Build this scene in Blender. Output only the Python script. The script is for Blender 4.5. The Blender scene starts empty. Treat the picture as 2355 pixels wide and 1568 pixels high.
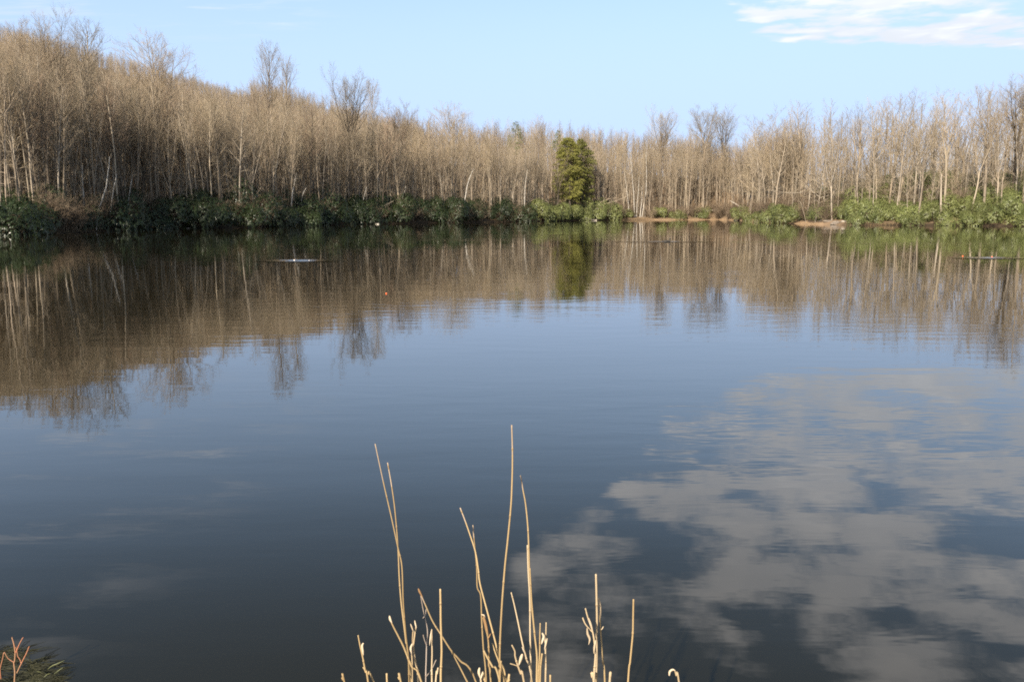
import bpy, math, random
import numpy as np
from mathutils import Vector, Matrix, noise as mnoise

SC = bpy.context.scene
COL = SC.collection
R = math.radians

# ------------------------------------------------------------------ camera
CAM_H = 2.0
PITCH = 8.75
FPX = 1909.5                       # focal length in pixels of a 2355 x 1568 view
cam_d = bpy.data.cameras.new("camera")
cam_d.lens = 18.0
cam_d.sensor_width = 22.2
cam_d.clip_start = 0.05
cam_d.clip_end = 9000.0
cam = bpy.data.objects.new("camera", cam_d)
COL.objects.link(cam)
cam.location = (0, 0, CAM_H)
cam.rotation_euler = (R(90 - PITCH), 0, 0)
SC.camera = cam

# ------------------------------------------------------------------ light
SUN_EL, SUN_AZ = 31.0, -156.0      # azimuth measured from +Y towards +X
SKY_STRENGTH = 0.118
SC.view_settings.view_transform = 'Standard'
SC.view_settings.look = 'None'
SC.view_settings.exposure = 0.74
SC.view_settings.gamma = 1.0
sun_d = bpy.data.lights.new("sun", 'SUN')
sun_d.energy = 5.0
sun_d.angle = R(0.5)
sun_d.color = (1.0, 0.89, 0.74)
sun = bpy.data.objects.new("sun", sun_d)
COL.objects.link(sun)
to_sun = Vector((math.sin(R(SUN_AZ)) * math.cos(R(SUN_EL)), math.cos(R(SUN_AZ)) * math.cos(R(SUN_EL)), math.sin(R(SUN_EL))))
sun.rotation_euler = to_sun.to_track_quat('Z', 'Y').to_euler()
sun.location = to_sun * 60

SC.cycles.use_denoising = False
SC.cycles.max_bounces = 6
SC.cycles.diffuse_bounces = 4
SC.cycles.filter_width = 1.8
SC.cycles.glossy_bounces = 3
SC.cycles.transmission_bounces = 3
SC.cycles.transparent_max_bounces = 6


# ------------------------------------------------------------------ node helpers
class NT:
    def __init__(self, tree):
        self.t = tree
        self.n = tree.nodes
        self.l = tree.links

    def node(self, kind, **kw):
        nd = self.n.new(kind)
        for k, v in kw.items():
            setattr(nd, k, v)
        return nd

    def link(self, a, b):
        self.l.new(a, b)

    def put(self, sock, v):
        if hasattr(v, 'is_output'):
            self.l.new(v, sock)
        else:
            sock.default_value = v

    def math(self, op, a, b=0.0, c=0.0, clamp=False):
        nd = self.node('ShaderNodeMath', operation=op, use_clamp=clamp)
        self.put(nd.inputs[0], a)
        self.put(nd.inputs[1], b)
        self.put(nd.inputs[2], c)
        return nd.outputs[0]

    def smooth(self, v, lo, hi, a=0.0, b=1.0):
        nd = self.node('ShaderNodeMapRange', interpolation_type='SMOOTHSTEP')
        self.put(nd.inputs[0], v)
        for i, x in enumerate((lo, hi, a, b)):
            nd.inputs[i + 1].default_value = x
        return nd.outputs[0]

    def mix(self, f, a, b, blend='MIX'):
        nd = self.node('ShaderNodeMix', data_type='RGBA', blend_type=blend)
        self.put(nd.inputs[0], f)
        self.put(nd.inputs[6], a)
        self.put(nd.inputs[7], b)
        return nd.outputs[2]

    def noise(self, vec, scale, detail=4.0, rough=0.55, dist=0.0):
        nd = self.node('ShaderNodeTexNoise')
        if vec is not None:
            self.l.new(vec, nd.inputs['Vector'])
        nd.inputs['Scale'].default_value = scale
        nd.inputs['Detail'].default_value = detail
        nd.inputs['Roughness'].default_value = rough
        nd.inputs['Distortion'].default_value = dist
        return nd.outputs[0]


def rgb(r, g, b):
    return (r, g, b, 1.0)


# ------------------------------------------------------------------ sky
world = bpy.data.worlds.new("World")
SC.world = world
world.use_nodes = True
W = NT(world.node_tree)
W.n.clear()
sky = W.node('ShaderNodeTexSky', sky_type='NISHITA')
sky.sun_disc = False
sky.sun_elevation = R(SUN_EL)
sky.sun_rotation = R(SUN_AZ)
sky.altitude = 100.0
sky.air_density = 1.0
sky.dust_density = 1.2
sky.ozone_density = 1.5
tc = W.node('ShaderNodeTexCoord')
sep = W.node('ShaderNodeSeparateXYZ')
W.link(tc.outputs['Generated'], sep.inputs[0])
zc = W.math('MAXIMUM', sep.outputs[2], 0.02)
px_ = W.math('DIVIDE', sep.outputs[0], zc)
py_ = W.math('DIVIDE', sep.outputs[1], zc)
cmb = W.node('ShaderNodeCombineXYZ')
W.link(px_, cmb.inputs[0])
W.link(py_, cmb.inputs[1])
Pv = cmb.outputs[0]
# thin haze towards the horizon whitens the clear sky
hz = W.smooth(sep.outputs[2], 0.08, 0.42, 1.0, 0.0)
clear = W.mix(W.math('MULTIPLY', hz, 0.92), sky.outputs[0], rgb(3.08, 3.92, 5.9))
clear = W.mix(1.0, clear, W.mix(W.smooth(sep.outputs[2], 0.24, 0.52), rgb(1.0, 1.03, 1.0), rgb(.66, .66, .58)), 'MULTIPLY')
# main bank of broken cloud (an altocumulus sheet seen on a flat layer)
nz1 = W.noise(Pv, 1.5, 9.0, 0.62, 0.25)
nz2 = W.noise(Pv, 4.2, 6.0, 0.62, 0.3)
wob = W.math('MULTIPLY', W.math('SUBTRACT', W.noise(Pv, 1.1, 3.0, 0.5), 0.5), 0.6)
e1 = W.math('SUBTRACT', W.math('SUBTRACT', px_, -0.17), W.math('MULTIPLY', W.math('SUBTRACT', py_, 2.4), 0.49))
e1 = W.math('SUBTRACT', e1, W.math('MULTIPLY', W.math('MAXIMUM', W.math('SUBTRACT', py_, 3.9), 0.0), 0.05))
e1 = W.math('ADD', e1, wob)
m1 = W.smooth(e1, -0.16, 0.42)
e2 = W.math('SUBTRACT', W.math('ADD', W.math('MULTIPLY', px_, 0.19), 5.02), py_)
m2 = W.smooth(e2, -0.05, 0.35)
m3 = W.smooth(py_, 1.0, 2.5)
mm = W.math('MULTIPLY', W.math('MULTIPLY', m1, m2), W.math('ADD', W.math('MULTIPLY', m3, 0.35), 0.65))
fld = W.math('ADD', W.math('MULTIPLY', nz1, 1.0), W.math('MULTIPLY', nz2, 0.8))
fld = W.math('SUBTRACT', fld, 0.40)
vor = W.node('ShaderNodeTexVoronoi', feature='SMOOTH_F1')
vor.inputs['Scale'].default_value = 3.4
vor.inputs['Smoothness'].default_value = .5
vor.inputs['Detail'].default_value = 1.0
wv_ = W.node('ShaderNodeVectorMath', operation='ADD')
nv = W.node('ShaderNodeTexNoise')
nv.inputs['Scale'].default_value = 2.0
nv.inputs['Detail'].default_value = 4.0
W.link(Pv, nv.inputs['Vector'])
sv = W.node('ShaderNodeVectorMath', operation='SCALE')
sv.inputs['Scale'].default_value = .55
W.link(nv.outputs['Color'], sv.inputs[0])
W.link(Pv, wv_.inputs[0])
W.link(sv.outputs[0], wv_.inputs[1])
W.link(wv_.outputs[0], vor.inputs['Vector'])
puff = W.math('SUBTRACT', 0.42, vor.outputs['Distance'])
fld = W.math('ADD', fld, W.math('MULTIPLY', puff, 0.42))
dens = W.math('ADD', fld, W.math('SUBTRACT', W.math('MULTIPLY', mm, 0.80), 1.0))
a_main = W.math('MULTIPLY', W.smooth(dens, -0.03, 0.28), 0.84)
# wispy cirrus on the left
el = W.math('MULTIPLY', W.smooth(px_, -0.75, -1.3), W.smooth(py_, 5.6, 4.2))
cvec = W.node('ShaderNodeMapping')
cvec.inputs['Scale'].default_value = (0.8, 2.4, 1.0)
W.link(Pv, cvec.inputs[0])
nl = W.noise(cvec.outputs[0], 1.9, 7.0, 0.62, 0.4)
a_left = W.math('MULTIPLY', W.math('MULTIPLY', W.smooth(nl, 0.50, 0.72), el), 0.36)
# low cumulus behind the trees on the right
lv = W.node('ShaderNodeMapping')
lv.inputs['Scale'].default_value = (3.0, 3.0, 7.5)
W.link(tc.outputs['Generated'], lv.inputs[0])
nlow = W.noise(lv.outputs[0], 2.6, 7.0, 0.55)
low_edge = W.math('ADD', W.math('MULTIPLY', W.math('SUBTRACT', sep.outputs[0], 0.30), 0.34), 0.035)
low_edge = W.math('ADD', low_edge, W.math('MULTIPLY', W.math('SUBTRACT', nlow, 0.5), 0.09))
a_low = W.math('MULTIPLY', W.smooth(W.math('SUBTRACT', low_edge, sep.outputs[2]), 0.0, 0.025), 0.85)
alpha = W.math('MAXIMUM', W.math('MAXIMUM', a_main, a_left), a_low)
shade = W.math('ADD', W.noise(Pv, 2.2, 6.0, 0.6, 0.2), W.math('MULTIPLY', puff, 0.5))
ccol = W.mix(W.smooth(shade, 0.35, 0.7), rgb(4.4, 4.5, 4.7), rgb(5.25, 5.25, 5.3))
ccol = W.mix(1.0, ccol, W.mix(W.smooth(sep.outputs[2], 0.17, 0.30), rgb(1, 1, 1), rgb(1.42, 1.40, 1.40)), 'MULTIPLY')
final = W.mix(alpha, clear, ccol)
bg = W.node('ShaderNodeBackground')
bg.inputs[1].default_value = SKY_STRENGTH
W.link(final, bg.inputs[0])
wo = W.node('ShaderNodeOutputWorld')
W.link(bg.outputs[0], wo.inputs[0])


# ------------------------------------------------------------------ materials
def new_mat(name):
    m = bpy.data.materials.new(name)
    m.use_nodes = True
    T = NT(m.node_tree)
    T.n.clear()
    b = T.node('ShaderNodeBsdfPrincipled')
    o = T.node('ShaderNodeOutputMaterial')
    T.link(b.outputs[0], o.inputs[0])
    return m, T, b


def varied(name, c1, c2, scale, rough=0.85, spec=0.2, obj_var=0.0, stretch=(1, 1, 1), c3=None, bump=0.0):
    """Two-colour noise in the object's own space, with a per-object shift of value."""
    m, T, b = new_mat(name)
    t = T.node('ShaderNodeTexCoord')
    mp = T.node('ShaderNodeMapping')
    mp.inputs['Scale'].default_value = stretch
    oi = T.node('ShaderNodeObjectInfo')
    T.link(t.outputs['Object'], mp.inputs[0])
    add = T.node('ShaderNodeVectorMath', operation='ADD')
    T.link(mp.outputs[0], add.inputs[0])
    sc_ = T.node('ShaderNodeVectorMath', operation='SCALE')
    sc_.inputs[0].default_value = (37.0, 91.0, 53.0)
    T.link(oi.outputs['Random'], sc_.inputs['Scale'])
    T.link(sc_.outputs[0], add.inputs[1])
    nz = T.noise(add.outputs[0], scale, 5.0, 0.6)
    col = T.mix(T.smooth(nz, 0.32, 0.68), c1, c2)
    if c3 is not None:
        col = T.mix(T.smooth(oi.outputs['Random'], 0.2, 0.9, 0.0, 0.75), col, c3)
    if obj_var:
        r2 = T.math('FRACT', T.math('MULTIPLY', oi.outputs['Random'], 17.31))
        v = T.math('ADD', T.math('MULTIPLY', r2, obj_var * 2), 1.0 - obj_var)
        hs = T.node('ShaderNodeHueSaturation')
        T.link(v, hs.inputs['Value'])
        T.link(col, hs.inputs['Color'])
        col = hs.outputs[0]
    T.link(col, b.inputs['Base Color'])
    b.inputs['Roughness'].default_value = rough
    b.inputs['Specular IOR Level'].default_value = spec
    if bump:
        bp = T.node('ShaderNodeBump')
        bp.inputs['Strength'].default_value = bump
        bp.inputs['Distance'].default_value = 0.02
        T.link(nz, bp.inputs['Height'])
        T.link(bp.outputs[0], b.inputs['Normal'])
    return m


M = {}
M['bark'] = varied('bark', rgb(.33, .27, .205), rgb(.18, .145, .11), 3.0, .9, .15, .38, (1, 1, .35), c3=rgb(.36, .30, .22))
M['bark_dark'] = varied('dark_bark', rgb(.13, .105, .08), rgb(.075, .06, .045), 3.0, .9, .15, .2, (1, 1, .3))
M['bark_pale'] = varied('pale_bark', rgb(.40, .345, .27), rgb(.23, .19, .15), 2.2, .9, .15, .2, (1, 1, .4), c3=rgb(.34, .27, .19))
M['birch'] = varied('birch_bark', rgb(.66, .62, .55), rgb(.30, .27, .23), 2.6, .8, .2, .1, (1, 1, 2.4))
M['twig'] = varied('twig_bark', rgb(.375, .30, .21), rgb(.275, .215, .15),   .7, .9, .1, .34, c3=rgb(.33, .275, .195))
M['twig_red'] = varied('reddish_twig_bark', rgb(.36, .265, .19), rgb(.27, .195, .14), .7, .9, .1, .2)
M['twig_pale'] = varied('pale_twig_bark', rgb(.41, .34, .245), rgb(.31, .255, .18), .7, .9, .1, .18, c3=rgb(.33, .25, .15))
M['brush'] = varied('brush_twig_bark', rgb(.24, .185, .13), rgb(.16, .12, .085), 1.5, .9, .1, .25)
M['rhodo'] = varied('shaded_rhododendron_leaf', rgb(.033, .050, .018), rgb(.020, .032, .012), 1.6, .38, .5, .25, c3=rgb(.040, .056, .019))  # left-bank shade is painted into this leaf colour
M['rhodo_lit'] = varied('sunlit_rhododendron_leaf', rgb(.215, .235, .082), rgb(.12, .145, .046), 1.4, .38, .5, .25, c3=rgb(.18, .195, .065))  # same leaf with sunlight painted into its colour
M['stem'] = varied('bush_stem', rgb(.12, .09, .06), rgb(.08, .06, .04), 3.0, .9, .1, .1)
M['hemlock'] = varied('hemlock_needles', rgb(.27, .26, .062), rgb(.16, .16, .042), .8, .65, .25, .08)
M['hemlock_shaded'] = varied('shaded_hemlock_needles', rgb(.18, .18, .045), rgb(.11, .115, .032), .8, .65, .25, .08)  # shade on the right-hand hemlock is painted into its needles
M['pine'] = varied('pine_needles', rgb(.22, .24, .095), rgb(.15, .17, .07), 1.2, .65, .25, .1)
M['reed'] = varied('dry_reed', rgb(.46, .34, .18), rgb(.29, .20, .095), 5.0, .55, .35, .12, (1, 1, .25), bump=.15)
M['reed_pale'] = varied('bleached_reed', rgb(.54, .43, .28), rgb(.35, .26, .15), 7.0, .6, .3, .1, (1, 1, .3), bump=.15)
M['reed_brown'] = varied('brown_reed', rgb(.36, .22, .10), rgb(.24, .14, .07), 9.0, .65, .3, .12, (1, 1, .3), bump=.15)
M['reed_grey'] = varied('grey_weed_stalk', rgb(.36, .30, .25), rgb(.24, .19, .15), 9.0, .7, .2, .1, (1, 1, .3))
M['reed_node'] = varied('reed_node', rgb(.30, .20, .10), rgb(.16, .10, .055), 20.0, .7, .2, .1)
M['reed_tip'] = varied('weathered_reed_tip', rgb(.44, .34, .24), rgb(.33, .25, .17), 9.0, .65, .25, .1, (1, 1, .3))
M['husk'] = varied('dry_husk', rgb(.64, .53, .38), rgb(.45, .35, .23), 14.0, .75, .2, .1)
M['red_stem'] = varied('red_stem', rgb(.46, .17, .095), rgb(.36, .21, .12), 11.0, .5, .4, .1, (1, 1, .3))
M['weed'] = varied('pond_weed', rgb(.040, .040, .017), rgb(.018, .019, .010), 8.0, .6, .4, 0)
M['weed_blade'] = varied('weed_blade', rgb(.16, .17, .075), rgb(.10, .11, .05), 8.0, .5, .4, .1)
M['straw'] = varied('dry_grass', rgb(.46, .33, .17), rgb(.30, .21, .11), 2.0, .9, .1, 0)
M['rock'] = varied('shore_rock', rgb(.30, .25, .20), rgb(.17, .14, .115), 4.0, .9, .2, .15, bump=.6)
M['rock_pale'] = varied('pale_rock', rgb(.55, .50, .42), rgb(.38, .33, .27), 4.0, .9, .2, .1, bump=.5)
M['deadwood'] = varied('bleached_deadwood', rgb(.58, .52, .44), rgb(.36, .31, .26), 3.0, .85, .2, .1, (1, 1, .3), bump=.3)
M['orange'] = varied('orange_plastic', rgb(.90, .16, .03), rgb(.80, .12, .02), 9.0, .35, .5, 0)
M['white'] = varied('white_plastic', rgb(.80, .76, .72), rgb(.70, .66, .62), 9.0, .35, .5, 0)
M['feather'] = varied('dark_feather', rgb(.05, .045, .04), rgb(.03, .028, .025), 9.0, .6, .3, 0)

# ground: leaf litter, with bare orange earth on the right-hand point
m, T, b = new_mat('leaf_litter')
geo = T.node('ShaderNodeNewGeometry')
n1 = T.noise(geo.outputs['Position'], .9, 6.0, .65)
n2 = T.noise(geo.outputs['Position'], .12, 4.0, .6)
c = T.mix(T.smooth(n1, .3, .7), rgb(.16, .112, .072), rgb(.29, .205, .13))
c = T.mix(T.math('MULTIPLY', T.smooth(n2, .4, .65), .5), c, rgb(.20, .145, .09))
at = T.node('ShaderNodeAttribute', attribute_name='bare')
n3 = T.noise(geo.outputs['Position'], 1.7, 6.0, .7)
earth = T.mix(T.smooth(n3, .35, .65), rgb(.42, .29, .18), rgb(.29, .20, .13))
bare = T.math('MULTIPLY', at.outputs['Fac'], T.math('ADD', T.smooth(n1, .25, .5, 0, .35), .65))
c = T.mix(bare, c, earth)
wt = T.node('ShaderNodeAttribute', attribute_name='wet')
c = T.mix(wt.outputs['Fac'], c, rgb(.045, .034, .023))
T.link(c, b.inputs['Base Color'])
b.inputs['Roughness'].default_value = .95
b.inputs['Specular IOR Level'].default_value = .1
bp = T.node('ShaderNodeBump')
bp.inputs['Strength'].default_value = .5
bp.inputs['Distance'].default_value = .08
T.link(n1, bp.inputs['Height'])
T.link(bp.outputs[0], b.inputs['Normal'])
M['ground'] = m

# water: dark peaty pond with fine wind ripples
m, T, b = new_mat('pond_water')
geo = T.node('ShaderNodeNewGeometry')
mp1 = T.node('ShaderNodeMapping')
mp1.inputs['Scale'].default_value = (.55, 1.7, 1)
mp1.inputs['Rotation'].default_value = (0, 0, R(-9))
T.link(geo.outputs['Position'], mp1.inputs[0])
w1 = T.noise(mp1.outputs[0], 1.9, 3.0, .5, .2)
mp2 = T.node('ShaderNodeMapping')
mp2.inputs['Scale'].default_value = (.5, 2.0, 1)
mp2.inputs['Rotation'].default_value = (0, 0, R(7))
T.link(geo.outputs['Position'], mp2.inputs[0])
w2 = T.noise(mp2.outputs[0], .36, 2.0, .5, .1)
mp3 = T.node('ShaderNodeMapping')
mp3.inputs['Scale'].default_value = (.35, 1, 1)
T.link(geo.outputs['Position'], mp3.inputs[0])
patch = T.smooth(T.noise(mp3.outputs[0], .10, 3.0, .55), .42, .70, .18, 1.5)
hgt = T.math('ADD', T.math('MULTIPLY', T.math('MULTIPLY', w1, patch), .0040), T.math('MULTIPLY', w2, .0035))
bp = T.node('ShaderNodeBump')
bp.inputs['Strength'].default_value = 1.0
bp.inputs['Distance'].default_value = 1.0
T.link(hgt, bp.inputs['Height'])
T.link(bp.outputs[0], b.inputs['Normal'])
b.inputs['Base Color'].default_value = rgb(.0132, .0112, .0050)
b.inputs['Roughness'].default_value = .012
b.inputs['IOR'].default_value = 1.55
b.inputs['Specular IOR Level'].default_value = .5
M['water'] = m


# ------------------------------------------------------------------ view geometry: a pixel of the 2355 x 1568 view as a ray
_cp, _sp = math.cos(R(PITCH)), math.sin(R(PITCH))


def ray(x, y):
    u, v = (x - 1177.5) / FPX, (784.0 - y) / FPX
    return Vector((u, _cp + v * _sp, -_sp + v * _cp))


def on_water(x, y, z=0.0):
    d = ray(x, y)
    return Vector((0, 0, CAM_H)) + d * ((CAM_H - z) / -d.z)


def at_depth(x, y, dist):
    d = ray(x, y)
    return Vector((0, 0, CAM_H)) + d * (dist / d.y)


def azim(x):
    d = ray(x, 490.0)
    return Vector((d.x, d.y)).normalized()


# ------------------------------------------------------------------ shoreline and terrain
SHORE_PX = [(0, 541), (60, 539.5), (130, 537), (250, 531.5), (330, 528), (430, 526), (540, 524.5), (640, 521), (830, 516), (1000, 513),
            (1200, 510.3), (1330, 507.6), (1420, 506.5), (1560, 506.0), (1650, 505.6), (1700, 507.2), (1745, 511), (1800, 513.5),
            (1880, 516.5), (1960, 518.3), (2050, 518.5), (2200, 519.5), (2355, 521)]
SHORE = [on_water(x, y).xy for x, y in SHORE_PX]
POLY = [Vector((-62, 2.6)), Vector((-70, 30)), Vector((-58, 62))] + SHORE + [Vector((88, 104)), Vector((96, 60)), Vector((84, 20)), Vector((60, 2.6)),
                                                                        Vector((6, 2.5)), Vector((0.5, 2.35)), Vector((-1.6, 2.45)), Vector((-3.0, 2.7))]
PA = np.array([(p.x, p.y) for p in POLY])
PB = np.roll(PA, -1, axis=0)


def shore_dist(X, Y):
    """Signed distance to the water's edge: positive on land."""
    X = np.asarray(X, float)
    Y = np.asarray(Y, float)
    best = np.full(X.shape, 1e18)
    inside = np.zeros(X.shape, bool)
    for (ax, ay), (bx, by) in zip(PA, PB):
        ex, ey = bx - ax, by - ay
        t = np.clip(((X - ax) * ex + (Y - ay) * ey) / (ex * ex + ey * ey), 0, 1)
        best = np.minimum(best, (X - ax - t * ex) ** 2 + (Y - ay - t * ey) ** 2)
        cross = ((ay > Y) != (by > Y)) & (X < (bx - ax) * (Y - ay) / (by - ay + 1e-12) + ax)
        inside ^= cross
    d = np.sqrt(best)
    return np.where(inside, -d, d)


SH = np.array([(p.x, p.y) for p in SHORE])
SH_AZ = np.degrees(np.arctan2(SH[:, 0], SH[:, 1]))
SH_R = np.hypot(SH[:, 0], SH[:, 1])


def shore_r(x):
    a = math.degrees(math.atan2(*azim(x)))
    return float(np.interp(a, SH_AZ, SH_R))


#         az    ridge range, ridge ground height
RIDGE = [(-60, 380, 60), (-40, 460, 83), (-33, 470, 82), (-31, 465, 79), (-27, 455, 72), (-22, 440, 60), (-18, 420, 50), (-14, 400, 40), (-9, 370, 26.5),
         (-5, 345, 20.5), (0, 330, 18.5), (5, 320, 16), (9, 315, 15), (12, 300, 13), (15, 250, 7.5), (18, 190, 5.2), (24, 185, 5.4), (32, 178, 6.0), (45, 180, 6), (70, 200, 3)]
RG = np.array(RIDGE, float)


def terrain(X, Y):
    X = np.asarray(X, float)
    Y = np.asarray(Y, float)
    d = shore_dist(X, Y)
    az = np.degrees(np.arctan2(X, Y))
    r = np.hypot(X, Y)
    Rr = np.interp(az, RG[:, 0], RG[:, 1])
    Zr = np.interp(az, RG[:, 0], RG[:, 2])
    rs = np.interp(az, SH_AZ, SH_R)
    t = (r - rs) / np.maximum(Rr - rs, 20)
    tt = np.clip(t, 0, None)
    up = np.where(tt < 1, np.power(np.minimum(tt, 1), 1.25), np.maximum(1 - (tt - 1) * .45, .15))
    front = np.clip((75 - np.abs(az)) / 15, 0, 1)
    w = np.clip(d / 5.0, 0, 1)
    z_land = .42 * np.clip(d / 1.3, 0, 1) ** .7 + Zr * up * w * front + np.clip(d * .02, 0, 1.2)
    bump = .16 * np.sin(X * .9 + 1.3 * np.sin(Y * .53)) * np.sin(Y * .8 + np.sin(X * .41)) + .4 * np.sin(X * .09 + 1) * np.sin(Y * .11)
    z_land = z_land + bump * np.clip((d - 1) / 6, 0, 1)
    z_bed = np.maximum(-1.6, d * .35) - .02
    return np.where(d > 0, z_land, z_bed)


def gz(x, y):
    return float(terrain(np.array([x]), np.array([y]))[0])


# ------------------------------------------------------------------ mesh helpers
def mesh_from(name, verts, faces_list, mats, mat_index=None, smooth=True):
    """verts (N,3); faces_list = list of int arrays (n,k)."""
    me = bpy.data.meshes.new(name)
    verts = np.asarray(verts, np.float32)
    me.vertices.add(len(verts))
    me.vertices.foreach_set('co', verts.ravel())
    loops = np.concatenate([f.ravel() for f in faces_list]).astype(np.int32)
    sizes = np.concatenate([np.full(len(f), f.shape[1], np.int32) for f in faces_list])
    starts = np.concatenate([[0], np.cumsum(sizes)[:-1]]).astype(np.int32)
    me.loops.add(len(loops))
    me.loops.foreach_set('vertex_index', loops)
    me.polygons.add(len(sizes))
    me.polygons.foreach_set('loop_start', starts)
    if smooth:
        me.polygons.foreach_set('use_smooth', np.ones(len(sizes), bool))
    for mt in mats:
        me.materials.append(mt)
    if mat_index is not None:
        me.polygons.foreach_set('material_index', mat_index.astype(np.int32))
    me.update(calc_edges=True)
    me.validate()
    return me


def tubes(polys, sides):
    """polys: list of [(Vector, radius), ...] -> verts, [quads]; vectorised over chains of equal length."""
    by = {}
    for p in polys:
        by.setdefault(len(p), []).append(p)
    V, Fq, base = [], [], 0
    for k, ps in by.items():
        C = np.array([[tuple(q[0]) for q in p] for p in ps], float)
        rad = np.array([[q[1] for q in p] for p in ps], float)
        tan = np.empty_like(C)
        tan[:, 1:-1] = C[:, 2:] - C[:, :-2]
        tan[:, 0] = C[:, 1] - C[:, 0]
        tan[:, -1] = C[:, -1] - C[:, -2]
        tan /= np.linalg.norm(tan, axis=2, keepdims=True) + 1e-9
        main = C[:, -1] - C[:, 0]
        ref = np.where((np.abs(main[:, 2]) > .7 * np.linalg.norm(main, axis=1))[:, None], np.array([[1., 0, 0]]), np.array([[0, 0, 1.]]))[:, None, :]
        u = np.cross(tan, np.broadcast_to(ref, tan.shape))
        u /= np.linalg.norm(u, axis=2, keepdims=True) + 1e-9
        v = np.cross(tan, u)
        ang = np.arange(sides) * 2 * math.pi / sides
        ring = C[:, :, None, :] + rad[:, :, None, None] * (u[:, :, None, :] * np.cos(ang)[None, None, :, None] + v[:, :, None, :] * np.sin(ang)[None, None, :, None])
        n = len(ps)
        V.append(ring.reshape(-1, 3))
        idx = base + np.arange(n * k * sides).reshape(n, k, sides)
        a = idx[:, :-1, :]
        b_ = np.roll(a, -1, axis=2)
        c_ = idx[:, 1:, :]
        d_ = np.roll(c_, -1, axis=2)
        Fq.append(np.stack([a, c_, d_, b_], axis=-1).reshape(-1, 4))
        base += n * k * sides
    return np.concatenate(V), np.concatenate(Fq)


def tube_mesh(name, groups, mat):
    """groups: list of (polys, sides)."""
    VV, FF, b0 = [], [], 0
    for polys, s in groups:
        if not polys:
            continue
        v, f = tubes(polys, s)
        VV.append(v)
        FF.append(f + b0)
        b0 += len(v)
    return mesh_from(name, np.concatenate(VV), FF, [mat])


def tag(o, label=None, cat=None, group=None, kind=None):
    if label:
        o['label'] = label
    if cat:
        o['category'] = cat
    if group:
        o['group'] = group
    if kind:
        o['kind'] = kind
    return o


def link(name, data, parent=None, loc=None):
    o = bpy.data.objects.new(name, data)
    COL.objects.link(o)
    if parent is not None:
        o.parent = parent
    if loc is not None:
        o.location = loc
    return o


# ------------------------------------------------------------------ ground sheet and water
def axis(lo, hi, step, far_lo, far_hi, n):
    a = np.arange(lo, hi + .01, step)
    g = (np.linspace(0, 1, n + 1)[1:]) ** 2.2
    return np.concatenate([(lo + (far_lo - lo) * g)[::-1], a, hi + (far_hi - hi) * g])


gx = axis(-90, 120, 1.15, -3500, 3500, 60)
gy = axis(-4, 290, 1.15, -1500, 5000, 60)
GX, GY = np.meshgrid(gx, gy)
GZ = terrain(GX, GY)
nx, ny = len(gx), len(gy)
idx = np.arange(nx * ny).reshape(ny, nx)
quads = np.stack([idx[:-1, :-1], idx[:-1, 1:], idx[1:, 1:], idx[1:, :-1]], axis=-1).reshape(-1, 4)
gme = mesh_from('ground', np.stack([GX, GY, GZ], -1).reshape(-1, 3), [quads], [M['ground']])
GD = shore_dist(GX, GY)
GA = np.degrees(np.arctan2(GX, GY))
bare_ = np.clip(1 - np.abs(GA - 20.3) / 2.6, 0, 1) ** .5 * np.clip(1 - (GD - 6) / 5, 0, 1) + np.clip(1 - (GD - .3) / .6, 0, 1) * (GA > 9) * (GA < 22.5) * .7 + np.clip(1 - (GD - .6) / .8, 0, 1) * .12
at_ = gme.attributes.new('bare', 'FLOAT', 'POINT')
at_.data.foreach_set('value', np.clip(bare_, 0, 1).ravel().astype(np.float32))
wet_ = np.clip(1 - (GD - .5) / 1.6, 0, 1) * np.clip(1 - np.clip(1 - np.abs(GA - 15) / 7.5, 0, 1) * 3, 0, 1)
at_ = gme.attributes.new('wet', 'FLOAT', 'POINT')
at_.data.foreach_set('value', wet_.ravel().astype(np.float32))
tag(link('ground', gme), kind='structure')

wx = np.linspace(-120, 150, 10)
wy = np.linspace(2.0, 330, 12)
WX, WY = np.meshgrid(wx, wy)
idx = np.arange(120).reshape(12, 10)
quads = np.stack([idx[:-1, :-1], idx[:-1, 1:], idx[1:, 1:], idx[1:, :-1]], axis=-1).reshape(-1, 4)
tag(link('water', mesh_from('water', np.stack([WX, WY, WX * 0], -1).reshape(-1, 3), [quads], [M['water']])), kind='structure')


# ------------------------------------------------------------------ bare tree generator
def rnd_perp(rng, d):
    a = d.orthogonal().normalized()
    b2 = d.cross(a)
    t = rng.uniform(0, 2 * math.pi)
    return a * math.cos(t) + b2 * math.sin(t)


UP = Vector((0, 0, 1))


def chain(rng, p, d, L, r0, r1, n, up=0.0, jit=0.1):
    pts = [(p.copy(), r0)]
    d = d.normalized()
    for i in range(1, n + 1):
        d = (d + UP * up / n + Vector((rng.gauss(0, 1), rng.gauss(0, 1), rng.gauss(0, .7))) * jit / math.sqrt(n)).normalized()
        p = p + d * (L / n)
        t = i / n
        pts.append((p.copy(), r0 + (r1 - r0) * t))
    return pts


def along(pts, t):
    f = t * (len(pts) - 1)
    i = min(int(f), len(pts) - 2)
    f -= i
    a, b2 = pts[i], pts[i + 1]
    return a[0].lerp(b2[0], f), a[1] + (b2[1] - a[1]) * f, (b2[0] - a[0]).normalized()


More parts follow.
